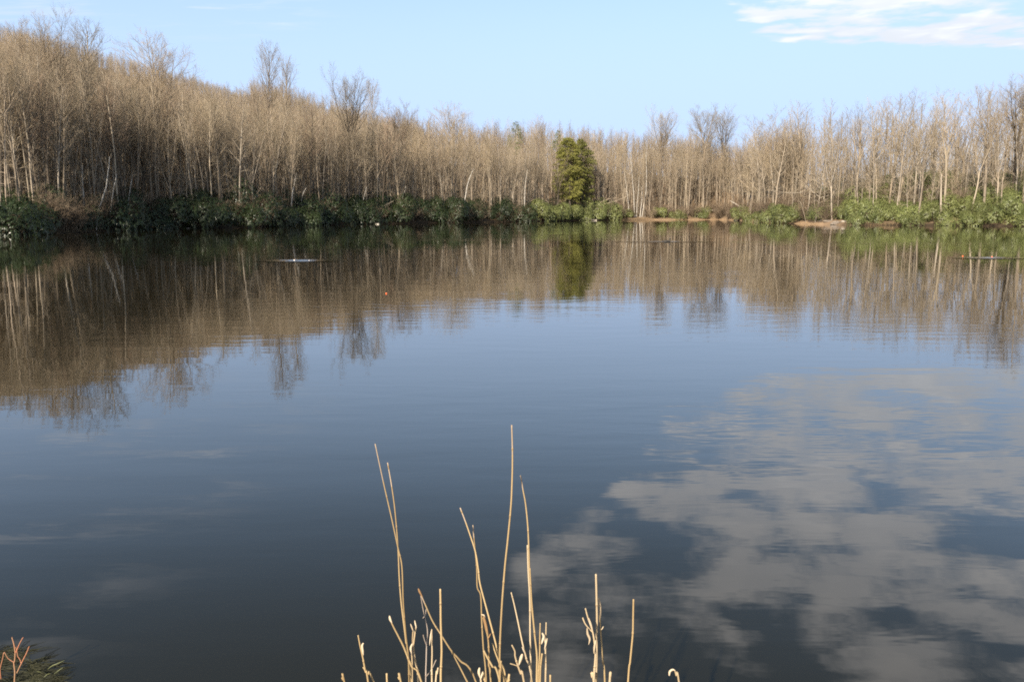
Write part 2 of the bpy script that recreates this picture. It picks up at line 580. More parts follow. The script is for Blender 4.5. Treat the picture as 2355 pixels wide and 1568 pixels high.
def bare_tree(seed, H=18.0, r0=.14, crown=.5, n1=26, prof=None, ang=(35, 60), n2=7, n3=5, fork=None, lean=0.0, wander=.10, low=4, twig=.011, droop=.35, ratio=1.0, bend=0.0):
    """-> trunk chains, [limb chains, branch chains, twig chains]; trunk stands on the origin."""
    rng = random.Random(seed)
    d0 = Vector((math.sin(lean) , 0, math.cos(lean))) if lean else Vector((rng.gauss(0, .02), rng.gauss(0, .02), 1))
    d0.rotate(Matrix.Rotation(rng.uniform(0, 6.28), 3, 'Z')) if not bend and lean else None
    leaders = []
    if fork is None:
        trunk = chain(rng, Vector((0, 0, -.3)), d0, H + .3, r0, r0 * .22, 11, .25, wander)
        leaders.append((trunk, 0.0, 1.0))
    else:
        hf, nf, fa = fork
        trunk = chain(rng, Vector((0, 0, -.3)), d0, H * hf + .3, r0, r0 * .78, 7, .2, wander)
        leaders.append((trunk, 0.0, hf))
        p, r, d = along(trunk, 1.0)
        a0 = rng.uniform(0, 6.28)
        for k in range(nf):
            a = a0 + k * 2 * math.pi / nf + rng.uniform(-.4, .4)
            el = R(rng.uniform(*fa))
            dd = Vector((math.cos(a) * math.sin(el), math.sin(a) * math.sin(el), math.cos(el)))
            st, rr, _ = along(trunk, rng.uniform(.80, 1.0)) if k else along(trunk, 1.0)
            LL = (H * (1 - hf)) * rng.uniform(.85, 1.06) / max(.6, math.cos(el) + .12)
            leaders.append((chain(rng, st, dd, LL, r * rng.uniform(.5, .72), .014, 8, .45, .08), hf, 1.0))
    limbs, brs, twigs = [], [], []
    prof = prof or (lambda t: .20 * (1 - .75 * t) + .03)
    ga = rng.uniform(0, 6.28)
    for pts, t_lo, t_hi in leaders:
        share = n1 if fork is None else (max(3, n1 // 6) if t_lo == 0 else max(4, n1 // max(1, len(leaders) - 1)))
        for i in range(share):
            u = (i + rng.random()) / share
            if fork is None:
                tt = crown + (1 - crown) * u * .99
            elif t_lo == 0:
                tt = .55 + .45 * u
            else:
                tt = .12 + .87 * u
            p, r, d = along(pts, min(tt, .985))
            hrel = min(1.0, max(0.0, p.z / H))
            ct = (hrel - crown) / (1 - crown) if fork is None else u
            L = prof(max(0, ct)) * H * rng.uniform(.7, 1.2) * ratio
            ga += 2.4 + rng.uniform(-.6, .6)
            e = R(rng.uniform(*ang))
            side = (Vector((math.cos(ga), math.sin(ga), 0)))
            dd = d * math.cos(e) + side * math.sin(e)
            lr = max(twig * 1.3, min(r * .62, .014 + L * .013))
            limbs.append(chain(rng, p, dd, L, lr, twig * .8, 5, droop, .15))
    # a few low dead limbs on the bare trunk
    for i in range(low):
        p, r, d = along(leaders[0][0], rng.uniform(.14, .5 if fork is None else .9))
        a = rng.uniform(0, 6.28)
        L = rng.uniform(.05, .14) * H
        limbs.append(chain(rng, p, Vector((math.cos(a), math.sin(a), rng.uniform(-.1, .5))), L, min(r * .35, .03), twig * .7, 5, .1, .3))
    for lb in limbs:
        Lb = sum((lb[i + 1][0] - lb[i][0]).length for i in range(len(lb) - 1))
        nn = max(2, int(n2 * min(1.3, Lb / 2.4)))
        for j in range(nn):
            s = .18 + .82 * (j + rng.random()) / nn
            p, r, d = along(lb, min(s, .99))
            dd = d + rnd_perp(rng, d) * rng.uniform(.5, 1.0)
            L2 = Lb * rng.uniform(.22, .42) * (1.15 - .6 * s) + .25
            br = chain(rng, p, dd, L2, max(twig, r * .6), twig * .6, 3, droop * .6, .18)
            brs.append(br)
            for k in range(n3):
                s2 = .15 + .85 * (k + rng.random()) / n3
                p2, r2, d2 = along(br, min(s2, .99))
                dd2 = d2 + rnd_perp(rng, d2) * rng.uniform(.5, 1.0)
                L3 = rng.uniform(.35, .8) * (.5 + .5 * min(1.0, L2 / .8))
                twigs.append(chain(rng, p2, dd2, L3, twig * .75, twig * .3, 2, .25, .2))
    return [l[0] for l in leaders], limbs, brs, twigs


def tree_meshes(name, spec, bark, twigm):
    tr, lb, br, tw = bare_tree(**spec)
    tm = tube_mesh(name + '_trunk', [(tr, 7)], M[bark])
    VV, FF, b0, mi = [], [], 0, []
    for polys, sd, k in ((lb, 4, 0), (br, 3, 1), (tw, 3, 1)):
        v, f = tubes(polys, sd)
        VV.append(v)
        FF.append(f + b0)
        b0 += len(v)
        mi.append(np.full(len(f), k))
    cm = mesh_from(name + '_crown', np.concatenate(VV), FF, [M[bark], M[twigm]], np.concatenate(mi))
    return tm, cm


def tree_joined(name, spec, bark, twigm):
    tr, lb, br, tw = bare_tree(**spec)
    v1, f1 = tubes(tr, 5)
    VV, FF, b0, mi = [v1], [f1], len(v1), [np.zeros(len(f1))]
    for polys, s in ((lb, 3), (br, 3), (tw, 3)):
        v, f = tubes(polys, s)
        VV.append(v)
        FF.append(f + b0)
        b0 += len(v)
        mi.append(np.ones(len(f)) if polys is not lb else np.zeros(len(f)))
    return mesh_from(name, np.concatenate(VV), FF, [M[bark], M[twigm]], np.concatenate(mi))


vase = lambda t: .05 + .17 * math.sin(math.pi * min(1, .25 + .72 * t))
round_ = lambda t: .04 + .16 * math.sin(math.pi * min(1, .15 + .8 * t))
KINDS = [   # (look used in labels, spec, bark, twig material)
    ('straight slim bare tree', dict(seed=1, H=18, r0=.13, crown=.50, n1=20, n2=6, n3=4, ang=(22, 45), droop=.6), 'bark', 'twig'),
    ('very thin bare tree', dict(seed=2, H=17, r0=.095, crown=.46, n1=17, n2=5, n3=4, ang=(18, 36), droop=.6, ratio=.85), 'bark_pale', 'twig'),
    ('high-forked bare tree', dict(seed=3, H=18, r0=.16, crown=.5, n1=24, n2=6, n3=4, ang=(22, 45), fork=(.48, 2, (8, 20))), 'bark', 'twig_pale'),
    ('slightly leaning bare tree', dict(seed=4, H=17, r0=.13, crown=.42, n1=22, n2=6, n3=4, ang=(25, 50), lean=.10, low=7), 'bark_pale', 'twig'),
    ('dark-trunked bare tree', dict(seed=5, H=18, r0=.17, crown=.52, n1=22, n2=6, n3=4, ang=(28, 52)), 'bark_dark', 'twig_red'),
    ('bushy-topped bare tree', dict(seed=6, H=17, r0=.14, crown=.40, n1=26, n2=6, n3=4, ang=(25, 50), prof=round_), 'bark', 'twig_pale'),
    ('pale wide-limbed bare tree', dict(seed=7, H=18, r0=.19, crown=.4, n1=26, n2=6, n3=4, ang=(25, 48), fork=(.36, 4, (10, 26)), prof=vase), 'bark_pale', 'twig_pale'),
    ('low-forked bare tree', dict(seed=8, H=17, r0=.17, crown=.4, n1=24, n2=6, n3=4, ang=(25, 48), fork=(.22, 3, (7, 18)), prof=lambda t: .16 * (1 - .6 * t) + .03), 'bark', 'twig'),
    # tall emergents
    ('tall round-crowned bare tree', dict(seed=21, H=22, r0=.26, crown=.5, n1=72, n2=9, n3=6, fork=(.50, 7, (7, 28)), prof=vase, low=6, twig=.009), 'bark_dark', 'twig'),
    ('tall vase-shaped bare tree', dict(seed=22, H=22, r0=.24, crown=.5, n1=66, n2=9, n3=6, fork=(.55, 6, (8, 28)), prof=vase, low=5, twig=.009), 'bark', 'twig'),
    ('tall narrow-crowned bare tree', dict(seed=23, H=22, r0=.22, crown=.48, n1=40, n2=8, n3=5, prof=round_, ang=(28, 48), droop=.5), 'bark', 'twig'),
    # right bank trees, pale and sunlit
    ('pale-trunked bare tree', dict(seed=31, H=19, r0=.16, crown=.48, n1=24, n2=6, n3=4, ang=(35, 60), low=8), 'bark_pale', 'twig_pale'),
    ('pale fork-crowned bare tree', dict(seed=32, H=19, r0=.18, crown=.5, n1=26, n2=6, n3=4, fork=(.42, 3, (12, 28)), prof=vase, low=7), 'bark_pale', 'twig_pale'),
    ('thin pale bare sapling', dict(seed=33, H=12, r0=.085, crown=.35, n1=20, n2=6, n3=4, ang=(35, 60), low=5, ratio=.9), 'bark_pale', 'twig_pale'),
    ('thick-trunked bare tree with a wide crown', dict(seed=34, H=21, r0=.25, crown=.5, n1=40, n2=6, n3=4, fork=(.50, 4, (12, 32)), prof=vase, low=6), 'bark', 'twig'),
    ('leaning long-limbed bare tree', dict(seed=35, H=15, r0=.17, crown=.25, n1=34, n2=7, n3=5, lean=.14, ang=(55, 85), droop=.15, prof=lambda t: .30 * (1 - .75 * t) + .04, low=6), 'bark_pale', 'twig_pale'),
]
TREE = [tree_meshes('bare_tree', s, b1, t1) + (s['H'],) for (_l, s, b1, t1) in KINDS]


def place_tree(k, x, y, H, label, group=None, rz=0.0, name='bare_tree', wide=1.0):
    tm, cm, H0 = TREE[k]
    e = link(name, None, loc=(x, y, gz(x, y)))
    s = H / H0
    e.scale = (s * wide, s * wide, s)
    e.rotation_euler = (0, 0, rz)
    tag(e, label, 'tree', group)
    link('trunk', tm, e)
    link('crown', cm, e)
    return e


TAKEN = []


def free(x, y, dmin):
    for a, b2 in TAKEN:
        if (a - x) ** 2 + (b2 - y) ** 2 < dmin * dmin:
            return False
    return True


def spot(x, depth):
    """Ground point DEPTH metres behind the water's edge along the sight line of view column x."""
    a = azim(x)
    r = shore_r(x) + depth
    return a.x * r, a.y * r, r


def height_to(x, ytop, r, z0):
    d = ray(x, ytop)
    return CAM_H + r * d.z / math.hypot(d.x, d.y) - z0


# trees one can single out: (kind, view column, row of the top, metres behind the shore, label, turn, width)
NAMED = [
    (8, 803, 152, 9, 'tall dark bare tree with a round crown rising well above the left bank stand', .4, 1.0),
    (10, 616, 117, 22, 'tall bare tree with an upswept crown standing up from the left hillside skyline', 1.1, 1.0),
    (10, 664, 146, 30, 'slender tall tree just right of the upswept crown on the left skyline', 2.0, .9),
    (9, 395, 66, 22, 'broad-topped tall bare tree cutting the slope of the distant hill', 2.6, 1.25),
    (8, 150, 30, 20, 'tallest bare tree at upper left, its wide crown above the hill line', 3.0, 1.1),
    (9, 62, 38, 20, 'tall bare tree near the left edge with a spreading top above the hill', .2, 1.1),
    (10, 205, 70, 20, 'tall bare tree right beside the tallest crown at upper left', 1.4, 1.2),
    (10, 852, 198, 16, 'thin tall tree close on the right of the tall round-crowned tree', .9, .8),
    (9, 1042, 230, 24, 'bare tree with a fan-shaped crown midway between round-crowned tree and hemlocks', 1.9, 1.25),
    (9, 940, 228, 26, 'bare tree with a loose top right of the tall round-crowned tree', 3.3, 1.1),
    (9, 1246, 262, 40, 'single bare crown standing above the treeline just left of the hemlocks', 2.2, .85),
    (8, 1515, 243, 26, 'tall bare tree with an oval crown above the white birch clump', .1, 1.05),
    (9, 1605, 236, 20, 'tall bare tree with a pointed crown left of the cove', 1.0, 1.15),
    (8, 1662, 246, 18, 'bare tree with a rounded dark-limbed crown at the head of the cove', 2.0, 1.2),
    (7, 236, 118, 10, 'bare tree splitting into tall pale stems behind the leaning birches', 2.9, 1.3),
    (6, 318, 150, 12, 'pale many-limbed bare tree on the left bank right of the leaning birches', 1.2, 1.15),
    (14, 1965, 228, 13, 'dense fan-crowned bare tree standing behind the bare earth bank', .3, .95),
    (14, 2048, 196, 16, 'tall bare tree with a wide forked crown behind the right bank rhododendrons', 1.9, 1.05),
    (12, 2100, 205, 9, 'tall pale bare tree right of the wide forked crown', 2.7, .9),
    (11, 1917, 243, 11, 'straight pale bare tree just right of the leaning tree on the point', .5, 1.0),
    (14, 2172, 192, 7, 'thick straight bare tree standing in the yellow-green rhododendrons', 3.8, .9),
    (12, 2215, 205, 22, 'bare tree with upswept limbs behind the thick straight trunk', 1.0, 1.0),
    (14, 2262, 186, 8, 'leaning thick bare tree with a tall yellowish crown near the right edge', 5.2, .95),
    (8, 2325, 168, 15, 'tallest dark bare tree at the right edge', 4.0, 1.05),
    (11, 2352, 178, 11, 'bare tree cut by the right edge of the picture', 2.4, 1.1),
    (11, 2008, 244, 8, 'short-crowned pale tree at the right end of the bare earth bank', 1.4, .9),
    (12, 1790, 240, 18, 'broad bare tree at the left end of the right bank', 2.2, 1.25),
    (12, 1740, 243, 22, 'bare tree with an even fan of twigs beside the cove', 3.1, 1.2),
    (11, 1845, 246, 15, 'pale bare tree behind the left part of the right bank shrubs', .8, 1.15),
]
for k, x, yt, dep, lab, rz, wd in NAMED:
    X, Y, r = spot(x, dep)
    place_tree(k, X, Y, height_to(x, yt, r, gz(X, Y)), lab, rz=rz, wide=wd * (.78 if x < 1700 else .95))
    TAKEN.append((X, Y))
# the tree leaning out over the water from the right-hand point
X, Y, r = spot(1876, 2.6)
e = place_tree(15, X, Y, 13.5, 'leaning pale bare tree on the point, long limbs reaching left over the water', rz=R(180), wide=1.05)
TAKEN.append((X, Y))

SKYLINE = [(-250, 90), (0, 105), (100, 118), (200, 140), (350, 178), (500, 196), (600, 208), (700, 232), (800, 250), (900, 262), (1000, 272), (1100, 292), (1250, 322), (1400, 326),
           (1500, 322), (1600, 306), (1700, 288), (1800, 268), (1900, 255), (2000, 236), (2100, 226), (2200, 212), (2355, 188), (2600, 175)]
SKX = [a for a, _ in SKYLINE]
SKY_ = [b for _, b in SKYLINE]
ZONES = [   # view columns, how the zone is told, kinds, count, depth range
    (0, 175, 'left of the two leaning white birches', (0, 1, 2, 3, 4, 5, 6), 26, (2.5, 22)),
    (175, 330, 'behind the leaning white birches', (0, 1, 2, 3, 4, 5, 7), 22, (2.5, 22)),
    (330, 560, 'above the dark rhododendrons on the left bank', (0, 1, 2, 3, 4, 5, 6), 30, (3, 24)),
    (560, 770, 'just left of the tall round-crowned tree', (0, 1, 2, 3, 4, 5, 6), 26, (3, 26)),
    (770, 950, 'just right of the tall round-crowned tree', (0, 1, 2, 3, 4, 5, 7), 20, (3, 26)),
    (950, 1270, 'between the round-crowned tree and the hemlocks', (0, 1, 2, 3, 5, 6, 7), 30, (4, 30)),
    (1370, 1530, 'behind the white birch clump right of the hemlocks', (0, 1, 2, 3, 5, 7), 20, (4, 30)),
    (1530, 1690, 'at the head of the cove by the pale fallen log', (0, 1, 2, 3, 5, 7), 20, (4, 28)),
    (1690, 1880, 'in the pale thicket between the cove and the leaning tree', (11, 12, 13, 1, 15), 34, (2.5, 26)),
    (1880, 2080, 'behind the bare earth bank on the right', (11, 12, 13, 1), 20, (4, 30)),
    (2080, 2380, 'among the sunlit rhododendrons on the right bank', (11, 12, 13, 2), 24, (3, 34)),
]
rng = random.Random(77)
for x0, x1, where, kinds, n, (d0, d1) in ZONES:
    i = tries = 0
    while i < n and tries < 4000:
        tries += 1
        x = rng.uniform(x0, x1)
        dep = d0 + (d1 - d0) * rng.random() ** 1.1
        X, Y, r = spot(x, dep)
        if not free(X, Y, 1.5):
            continue
        k = kinds[i % len(kinds)]
        yt = np.interp(x, SKX, SKY_)
        H = height_to(x, yt, r, gz(X, Y)) * rng.uniform(.70, 1.0)
        if k == 13:
            H *= rng.uniform(.5, .75)
        if k == 15:
            H *= .7
        H = max(7.0, min(21.5, H))
        look = KINDS[k][0]
        place_tree(k, X, Y, H, look + ' ' + where, look + 's ' + where, rz=(R(180) + rng.uniform(-.9, .9)) if k == 15 else rng.uniform(0, 6.28), wide=rng.uniform(.85, 1.1))
        TAKEN.append((X, Y))
        i += 1

# ------------------------------------------------------------------ woods: everything farther back, one mass
PROTO = bpy.data.collections.new('woods_sources')
WS = [
    (dict(seed=41, H=17, r0=.145, crown=.46, n1=15, n2=4, n3=3, twig=.013, ang=(20, 42), droop=.6), 'bark', 'twig'),
    (dict(seed=42, H=16, r0=.125, crown=.42, n1=13, n2=4, n3=3, twig=.013, ang=(16, 34), droop=.6), 'bark_pale', 'twig'),
    (dict(seed=43, H=17, r0=.15, crown=.44, n1=18, n2=4, n3=3, twig=.013, ang=(20, 40), fork=(.42, 2, (6, 16))), 'bark', 'twig_pale'),
    (dict(seed=44, H=16, r0=.145, crown=.38, n1=18, n2=4, n3=3, twig=.013, ang=(22, 45), prof=round_, low=6), 'bark_pale', 'twig'),
    (dict(seed=45, H=17, r0=.16, crown=.44, n1=18, n2=4, n3=3, twig=.013, ang=(20, 40), fork=(.36, 3, (7, 18)), prof=vase), 'bark_dark', 'twig_red'),
    (dict(seed=46, H=11, r0=.07, crown=.22, n1=22, n2=5, n3=4, twig=.012, ang=(30, 55), low=4), 'bark_pale', 'twig_pale'),
    (dict(seed=47, H=15, r0=.09, crown=.66, n1=10, n2=4, n3=3, twig=.012, ang=(18, 36), droop=.6, low=5), 'bark_pale', 'twig_pale'),
    (dict(seed=48, H=15, r0=.10, crown=.62, n1=10, n2=4, n3=3, twig=.012, ang=(20, 40), droop=.6, low=7), 'bark', 'twig'),
]
for i, (s, b1, t1) in enumerate(WS):
    PROTO.objects.link(bpy.data.objects.new('tree_source_%d' % i, tree_joined('tree_source', s, b1, t1)))
rg = np.random.default_rng(5)


def scatter(az0, az1, r_of, n):
    a = np.radians(rg.uniform(az0, az1, n))
    lo, hi = r_of(np.degrees(a))
    r = np.sqrt(lo ** 2 + (hi ** 2 - lo ** 2) * rg.random(n))
    return np.sin(a) * r, np.cos(a) * r


def r_ridge(a):
    return np.interp(a, RG[:, 0], RG[:, 1])


def r_sh(a):
    return np.interp(a, SH_AZ, SH_R)


parts = [
    scatter(-37, -6, lambda a: (r_sh(a) + 5, np.minimum(r_sh(a) + 75, r_ridge(a))), 1050),
    scatter(-37, -6, lambda a: (r_sh(a) + 75, r_ridge(a) + 40), 2600),
    scatter(-6, 13, lambda a: (r_sh(a) + 5, r_ridge(a) + 40), 900),
    scatter(13, 19, lambda a: (r_sh(a) + 8, r_ridge(a) + 60), 260),
    scatter(19, 36, lambda a: (r_sh(a) + 16, r_ridge(a) + 120), 620),
    scatter(-37, -4, lambda a: (r_sh(a) + 3, r_sh(a) + 55), 1000),
    scatter(-4, 14, lambda a: (r_sh(a) + 4, r_sh(a) + 50), 450),
    scatter(17.5, 37, lambda a: (r_sh(a) + 9, r_sh(a) + 75), 380),
    scatter(17, 37, lambda a: (r_sh(a) + 14, r_sh(a) + 70), 110),
    scatter(12.5, 19, lambda a: (r_sh(a) + 8, r_sh(a) + 80), 260),
    scatter(-37, -16, lambda a: (r_ridge(a) - 150, r_ridge(a) + 30), 1500),
    scatter(-62, -36, lambda a: (130 + 0 * a, 220 + 0 * a), 300),
]
WXs = np.concatenate([p[0] for p in parts])
WYs = np.concatenate([p[1] for p in parts])
okd = shore_dist(WXs, WYs) > 3.0
WXs, WYs = WXs[okd], WYs[okd]
WZs = terrain(WXs, WYs) - .1
aw = np.degrees(np.arctan2(WXs, WYs))
near = shore_dist(WXs, WYs) < 40
idxs = rg.integers(0, 6, len(WXs))
idxs[(idxs == 5) & (~near) & (aw < 18)] = 0
rr_w = np.hypot(WXs, WYs)
npole = [len(p[0]) for p in parts]
kind_ = np.concatenate([np.full(k, i) for i, k in enumerate(npole)])[okd]
pole = (kind_ == 5) | (kind_ == 6)
idxs[pole] = 6 + (rg.random(pole.sum()) < .5)
sc_w = rg.uniform(.78, 1.08, len(WXs))
sc_w[aw > 19] *= .56
idxs[(aw > 19) & (rg.random(len(aw)) < .5)] = 5
tallr = kind_ == 8
idxs[tallr] = rg.integers(0, 4, tallr.sum())
sc_w[tallr] = rg.uniform(.85, 1.12, tallr.sum())
far = (aw < -17) & (rr_w > r_ridge(aw) - 150) & (kind_ != 9) | (kind_ == 10)
sc_w[far] = rg.uniform(.42, .6, far.sum())
under = kind_ == 7
idxs[under] = np.where(rg.random(under.sum()) < .6, 5, 6)
sc_w[under] = rg.uniform(.5, .95, under.sum())
pm = bpy.data.meshes.new('woods')
pm.vertices.add(len(WXs))
pm.vertices.foreach_set('co', np.stack([WXs, WYs, WZs], -1).astype(np.float32).ravel())
for nm, ty, val in (('which', 'INT', idxs.astype(np.int32)), ('turn', 'FLOAT', rg.uniform(0, 6.283, len(WXs)).astype(np.float32)), ('size', 'FLOAT', sc_w.astype(np.float32))):
    pm.attributes.new(nm, ty, 'POINT').data.foreach_set('value', val)


def instancer(obj, coll):
    ng = bpy.data.node_groups.new('scatter_' + obj.name, 'GeometryNodeTree')
    ng.interface.new_socket('Geometry', in_out='INPUT', socket_type='NodeSocketGeometry')
    ng.interface.new_socket('Geometry', in_out='OUTPUT', socket_type='NodeSocketGeometry')
    T = NT(ng)
    gi = T.node('NodeGroupInput')
    go = T.node('NodeGroupOutput')
    ci = T.node('GeometryNodeCollectionInfo')
    ci.inputs['Collection'].default_value = coll
    ci.inputs['Separate Children'].default_value = True
    ci.inputs['Reset Children'].default_value = True
    iop = T.node('GeometryNodeInstanceOnPoints')
    iop.inputs['Pick Instance'].default_value = True

    def attr(nm, ty):
        a = T.node('GeometryNodeInputNamedAttribute', data_type=ty)
        a.inputs['Name'].default_value = nm
        return a.outputs['Attribute']
    rot = T.node('ShaderNodeCombineXYZ')
    T.link(attr('turn', 'FLOAT'), rot.inputs[2])
    T.link(gi.outputs[0], iop.inputs['Points'])
    T.link(ci.outputs[0], iop.inputs['Instance'])
    T.link(attr('which', 'INT'), iop.inputs['Instance Index'])
    T.link(rot.outputs[0], iop.inputs['Rotation'])
    T.link(attr('size', 'FLOAT'), iop.inputs['Scale'])
    T.link(iop.outputs[0], go.inputs[0])
    md = obj.modifiers.new('scatter', 'NODES')
    md.node_group = ng


wood = link('woods', pm)
tag(wood, 'mass of bare brown trees covering the hillside behind the shoreline trees', 'woods', kind='stuff')
instancer(wood, PROTO)


# ------------------------------------------------------------------ rhododendrons
def rhodo(seed, w=2.0, h=2.2, nros=330, leaf=.098):
    rng = random.Random(seed)
    subs = []
    for i in range(9):
        a = rng.uniform(0, 6.28)
        q = math.sqrt(rng.random()) * .72
        subs.append((Vector((math.cos(a) * w * q, math.sin(a) * w * q, h * rng.uniform(.25, .72) * (1.05 - .45 * q))), rng.uniform(.55, 1.0) * w * .42))
    V, Fq = [], []
    stems = []
    n = 0
    while n < nros:
        c, r = rng.choice(subs)
        d = Vector((rng.gauss(0, 1), rng.gauss(0, 1), rng.gauss(.25, .8))).normalized()
        inner = rng.random() < .18
        p = c + Vector((d.x, d.y, d.z * .85)) * r * (rng.uniform(.5, .9) if inner else rng.uniform(.92, 1.12))
        if p.z < .08:
            continue
        if not inner and any((p - c2).length < r2 * .8 for c2, r2 in subs if c2 is not c):
            continue
        n += 1
        axis_ = (d + UP * .7).normalized()
        a0 = rng.uniform(0, 6.28)
        t1 = axis_.orthogonal().normalized()
        t2 = axis_.cross(t1)
        for k in range(7):
            a = a0 + k * 6.283 / 7 + rng.uniform(-.25, .25)
            o = (t1 * math.cos(a) + t2 * math.sin(a) - axis_ * rng.uniform(-.15, .45)).normalized()
            s = o.cross(axis_).normalized()
            L = leaf * rng.uniform(.75, 1.2)
            wd = L * .17
            b0 = len(V)
            V += [p + o * .02, p + o * L * .5 + s * wd + axis_ * .012, p + o * L - axis_ * L * .18, p + o * L * .5 - s * wd + axis_ * .012]
            Fq.append((b0, b0 + 1, b0 + 2, b0 + 3))
    for c, r in subs:
        base = Vector((rng.gauss(0, .12), rng.gauss(0, .12), -.15))
        mid = base.lerp(c, .55) + Vector((rng.gauss(0, .15), rng.gauss(0, .15), .1))
        stems.append([(base, .035), (mid, .026), (c, .018)])
        for _ in range(5):
            d = Vector((rng.gauss(0, 1), rng.gauss(0, 1), rng.gauss(.3, .7))).normalized()
            stems.append([(mid.lerp(c, rng.random()), .016), (c + d * r * .55, .011), (c + d * r * .98, .007)])
    fol = [mesh_from('rhododendron_foliage', [tuple(v) for v in V], [np.array(Fq)], [M[m_]], smooth=False) for m_ in ('rhodo', 'rhodo_lit')]
    return fol, tube_mesh('rhododendron_stems', [(stems, 4)], M['stem'])


RH = [rhodo(100 + i, w=[2.0, 2.3, 1.8, 2.1, 2.5][i], h=[2.2, 2.0, 2.5, 1.8, 2.3][i], nros=[1500, 1600, 1400, 1500, 1700][i]) for i in range(5)]


def place_bush(i, lit, x, y, sx, sz, label, group, rz, dz=0.0):
    fol, st = RH[i]
    e = link('rhododendron_bush', None, loc=(x, y, max(gz(x, y), .05) + dz))
    e.scale = (sx, sx, sz)
    e.rotation_euler = (0, 0, rz)
    tag(e, label, 'bush', group)
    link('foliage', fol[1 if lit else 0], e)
    link('stems', st, e)
    return e


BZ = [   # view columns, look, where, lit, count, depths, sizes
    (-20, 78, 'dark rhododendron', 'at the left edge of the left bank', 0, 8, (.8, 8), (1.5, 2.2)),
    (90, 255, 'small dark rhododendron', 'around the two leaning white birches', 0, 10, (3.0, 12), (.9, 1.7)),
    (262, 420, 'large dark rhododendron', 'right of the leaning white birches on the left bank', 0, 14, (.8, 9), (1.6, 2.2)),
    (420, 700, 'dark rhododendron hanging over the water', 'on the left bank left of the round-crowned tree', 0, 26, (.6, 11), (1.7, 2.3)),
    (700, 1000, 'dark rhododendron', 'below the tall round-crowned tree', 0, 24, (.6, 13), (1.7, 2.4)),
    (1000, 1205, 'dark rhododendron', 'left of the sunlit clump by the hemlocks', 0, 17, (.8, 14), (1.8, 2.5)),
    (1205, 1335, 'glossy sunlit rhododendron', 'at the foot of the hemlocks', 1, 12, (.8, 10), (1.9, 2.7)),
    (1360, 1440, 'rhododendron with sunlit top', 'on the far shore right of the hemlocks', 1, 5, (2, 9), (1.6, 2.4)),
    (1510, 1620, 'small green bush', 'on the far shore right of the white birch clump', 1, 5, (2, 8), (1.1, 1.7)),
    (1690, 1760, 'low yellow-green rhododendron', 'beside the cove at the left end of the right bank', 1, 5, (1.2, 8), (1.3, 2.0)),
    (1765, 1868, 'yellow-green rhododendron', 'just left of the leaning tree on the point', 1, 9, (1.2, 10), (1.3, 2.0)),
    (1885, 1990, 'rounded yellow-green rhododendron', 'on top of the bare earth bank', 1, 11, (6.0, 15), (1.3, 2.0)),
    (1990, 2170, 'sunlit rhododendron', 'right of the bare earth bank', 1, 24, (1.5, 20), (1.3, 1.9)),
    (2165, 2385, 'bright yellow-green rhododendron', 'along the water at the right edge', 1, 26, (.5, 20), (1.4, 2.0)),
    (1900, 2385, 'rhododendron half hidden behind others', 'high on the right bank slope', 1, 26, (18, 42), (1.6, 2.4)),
]
BT = []
for x0, x1, look, where, lit, n, (d0, d1), (s0, s1) in BZ:
    d0 = d0 - .9 if d0 < 1.6 else d0
    i = tries = 0
    while i < n and tries < 3000:
        tries += 1
        x = rng.uniform(x0, x1)
        dep = d0 + (d1 - d0) * (i / n if tries < 1500 else rng.random())
        X, Y, r = spot(x, dep)
        s = rng.uniform(s0, s1)
        if any((X - a) ** 2 + (Y - b2) ** 2 < ((s + s2) * .72) ** 2 for a, b2, s2 in BT):
            continue
        BT.append((X, Y, s))
        place_bush(i % 5, lit, X, Y, s, s * rng.uniform(.9, 1.35) * (1.12 if not lit else 1.0), look + ' ' + where, look + 's ' + where, rng.uniform(0, 6.28), dz=-.85 if dep < 2.2 else -.45)
        i += 1


# ------------------------------------------------------------------ leafless shrubs at the water's edge
def shrub(seed, h=2.0, n=22):
    rng = random.Random(seed)
    st, tw = [], []
    for i in range(n):
        a = rng.uniform(0, 6.28)
        tilt = rng.uniform(.1, .9)
        p = Vector((rng.gauss(0, .18), rng.gauss(0, .18), -.05))
        c = chain(rng, p, Vector((math.cos(a) * tilt, math.sin(a) * tilt, 1)), h * rng.uniform(.6, 1.15), .016, .006, 5, -.1, .3)
        st.append(c)
        for k in range(9):
            q, r, d = along(c, rng.uniform(.25, .98))
            b1 = chain(rng, q, d + rnd_perp(rng, d) * .8, h * rng.uniform(.15, .4), .009, .005, 3, .1, .35)
            tw.append(b1)
            for _ in range(4):
                q2, r2, d2 = along(b1, rng.uniform(.2, .98))
                tw.append(chain(rng, q2, d2 + rnd_perp(rng, d2) * .8, h * rng.uniform(.08, .18), .007, .004, 2, .1, .3))
    tws = {}
    return tube_mesh('shrub', [(st, 4), ([t for t in tw if len(t) == 4], 3), ([t for t in tw if len(t) == 3], 3)], M['brush'])


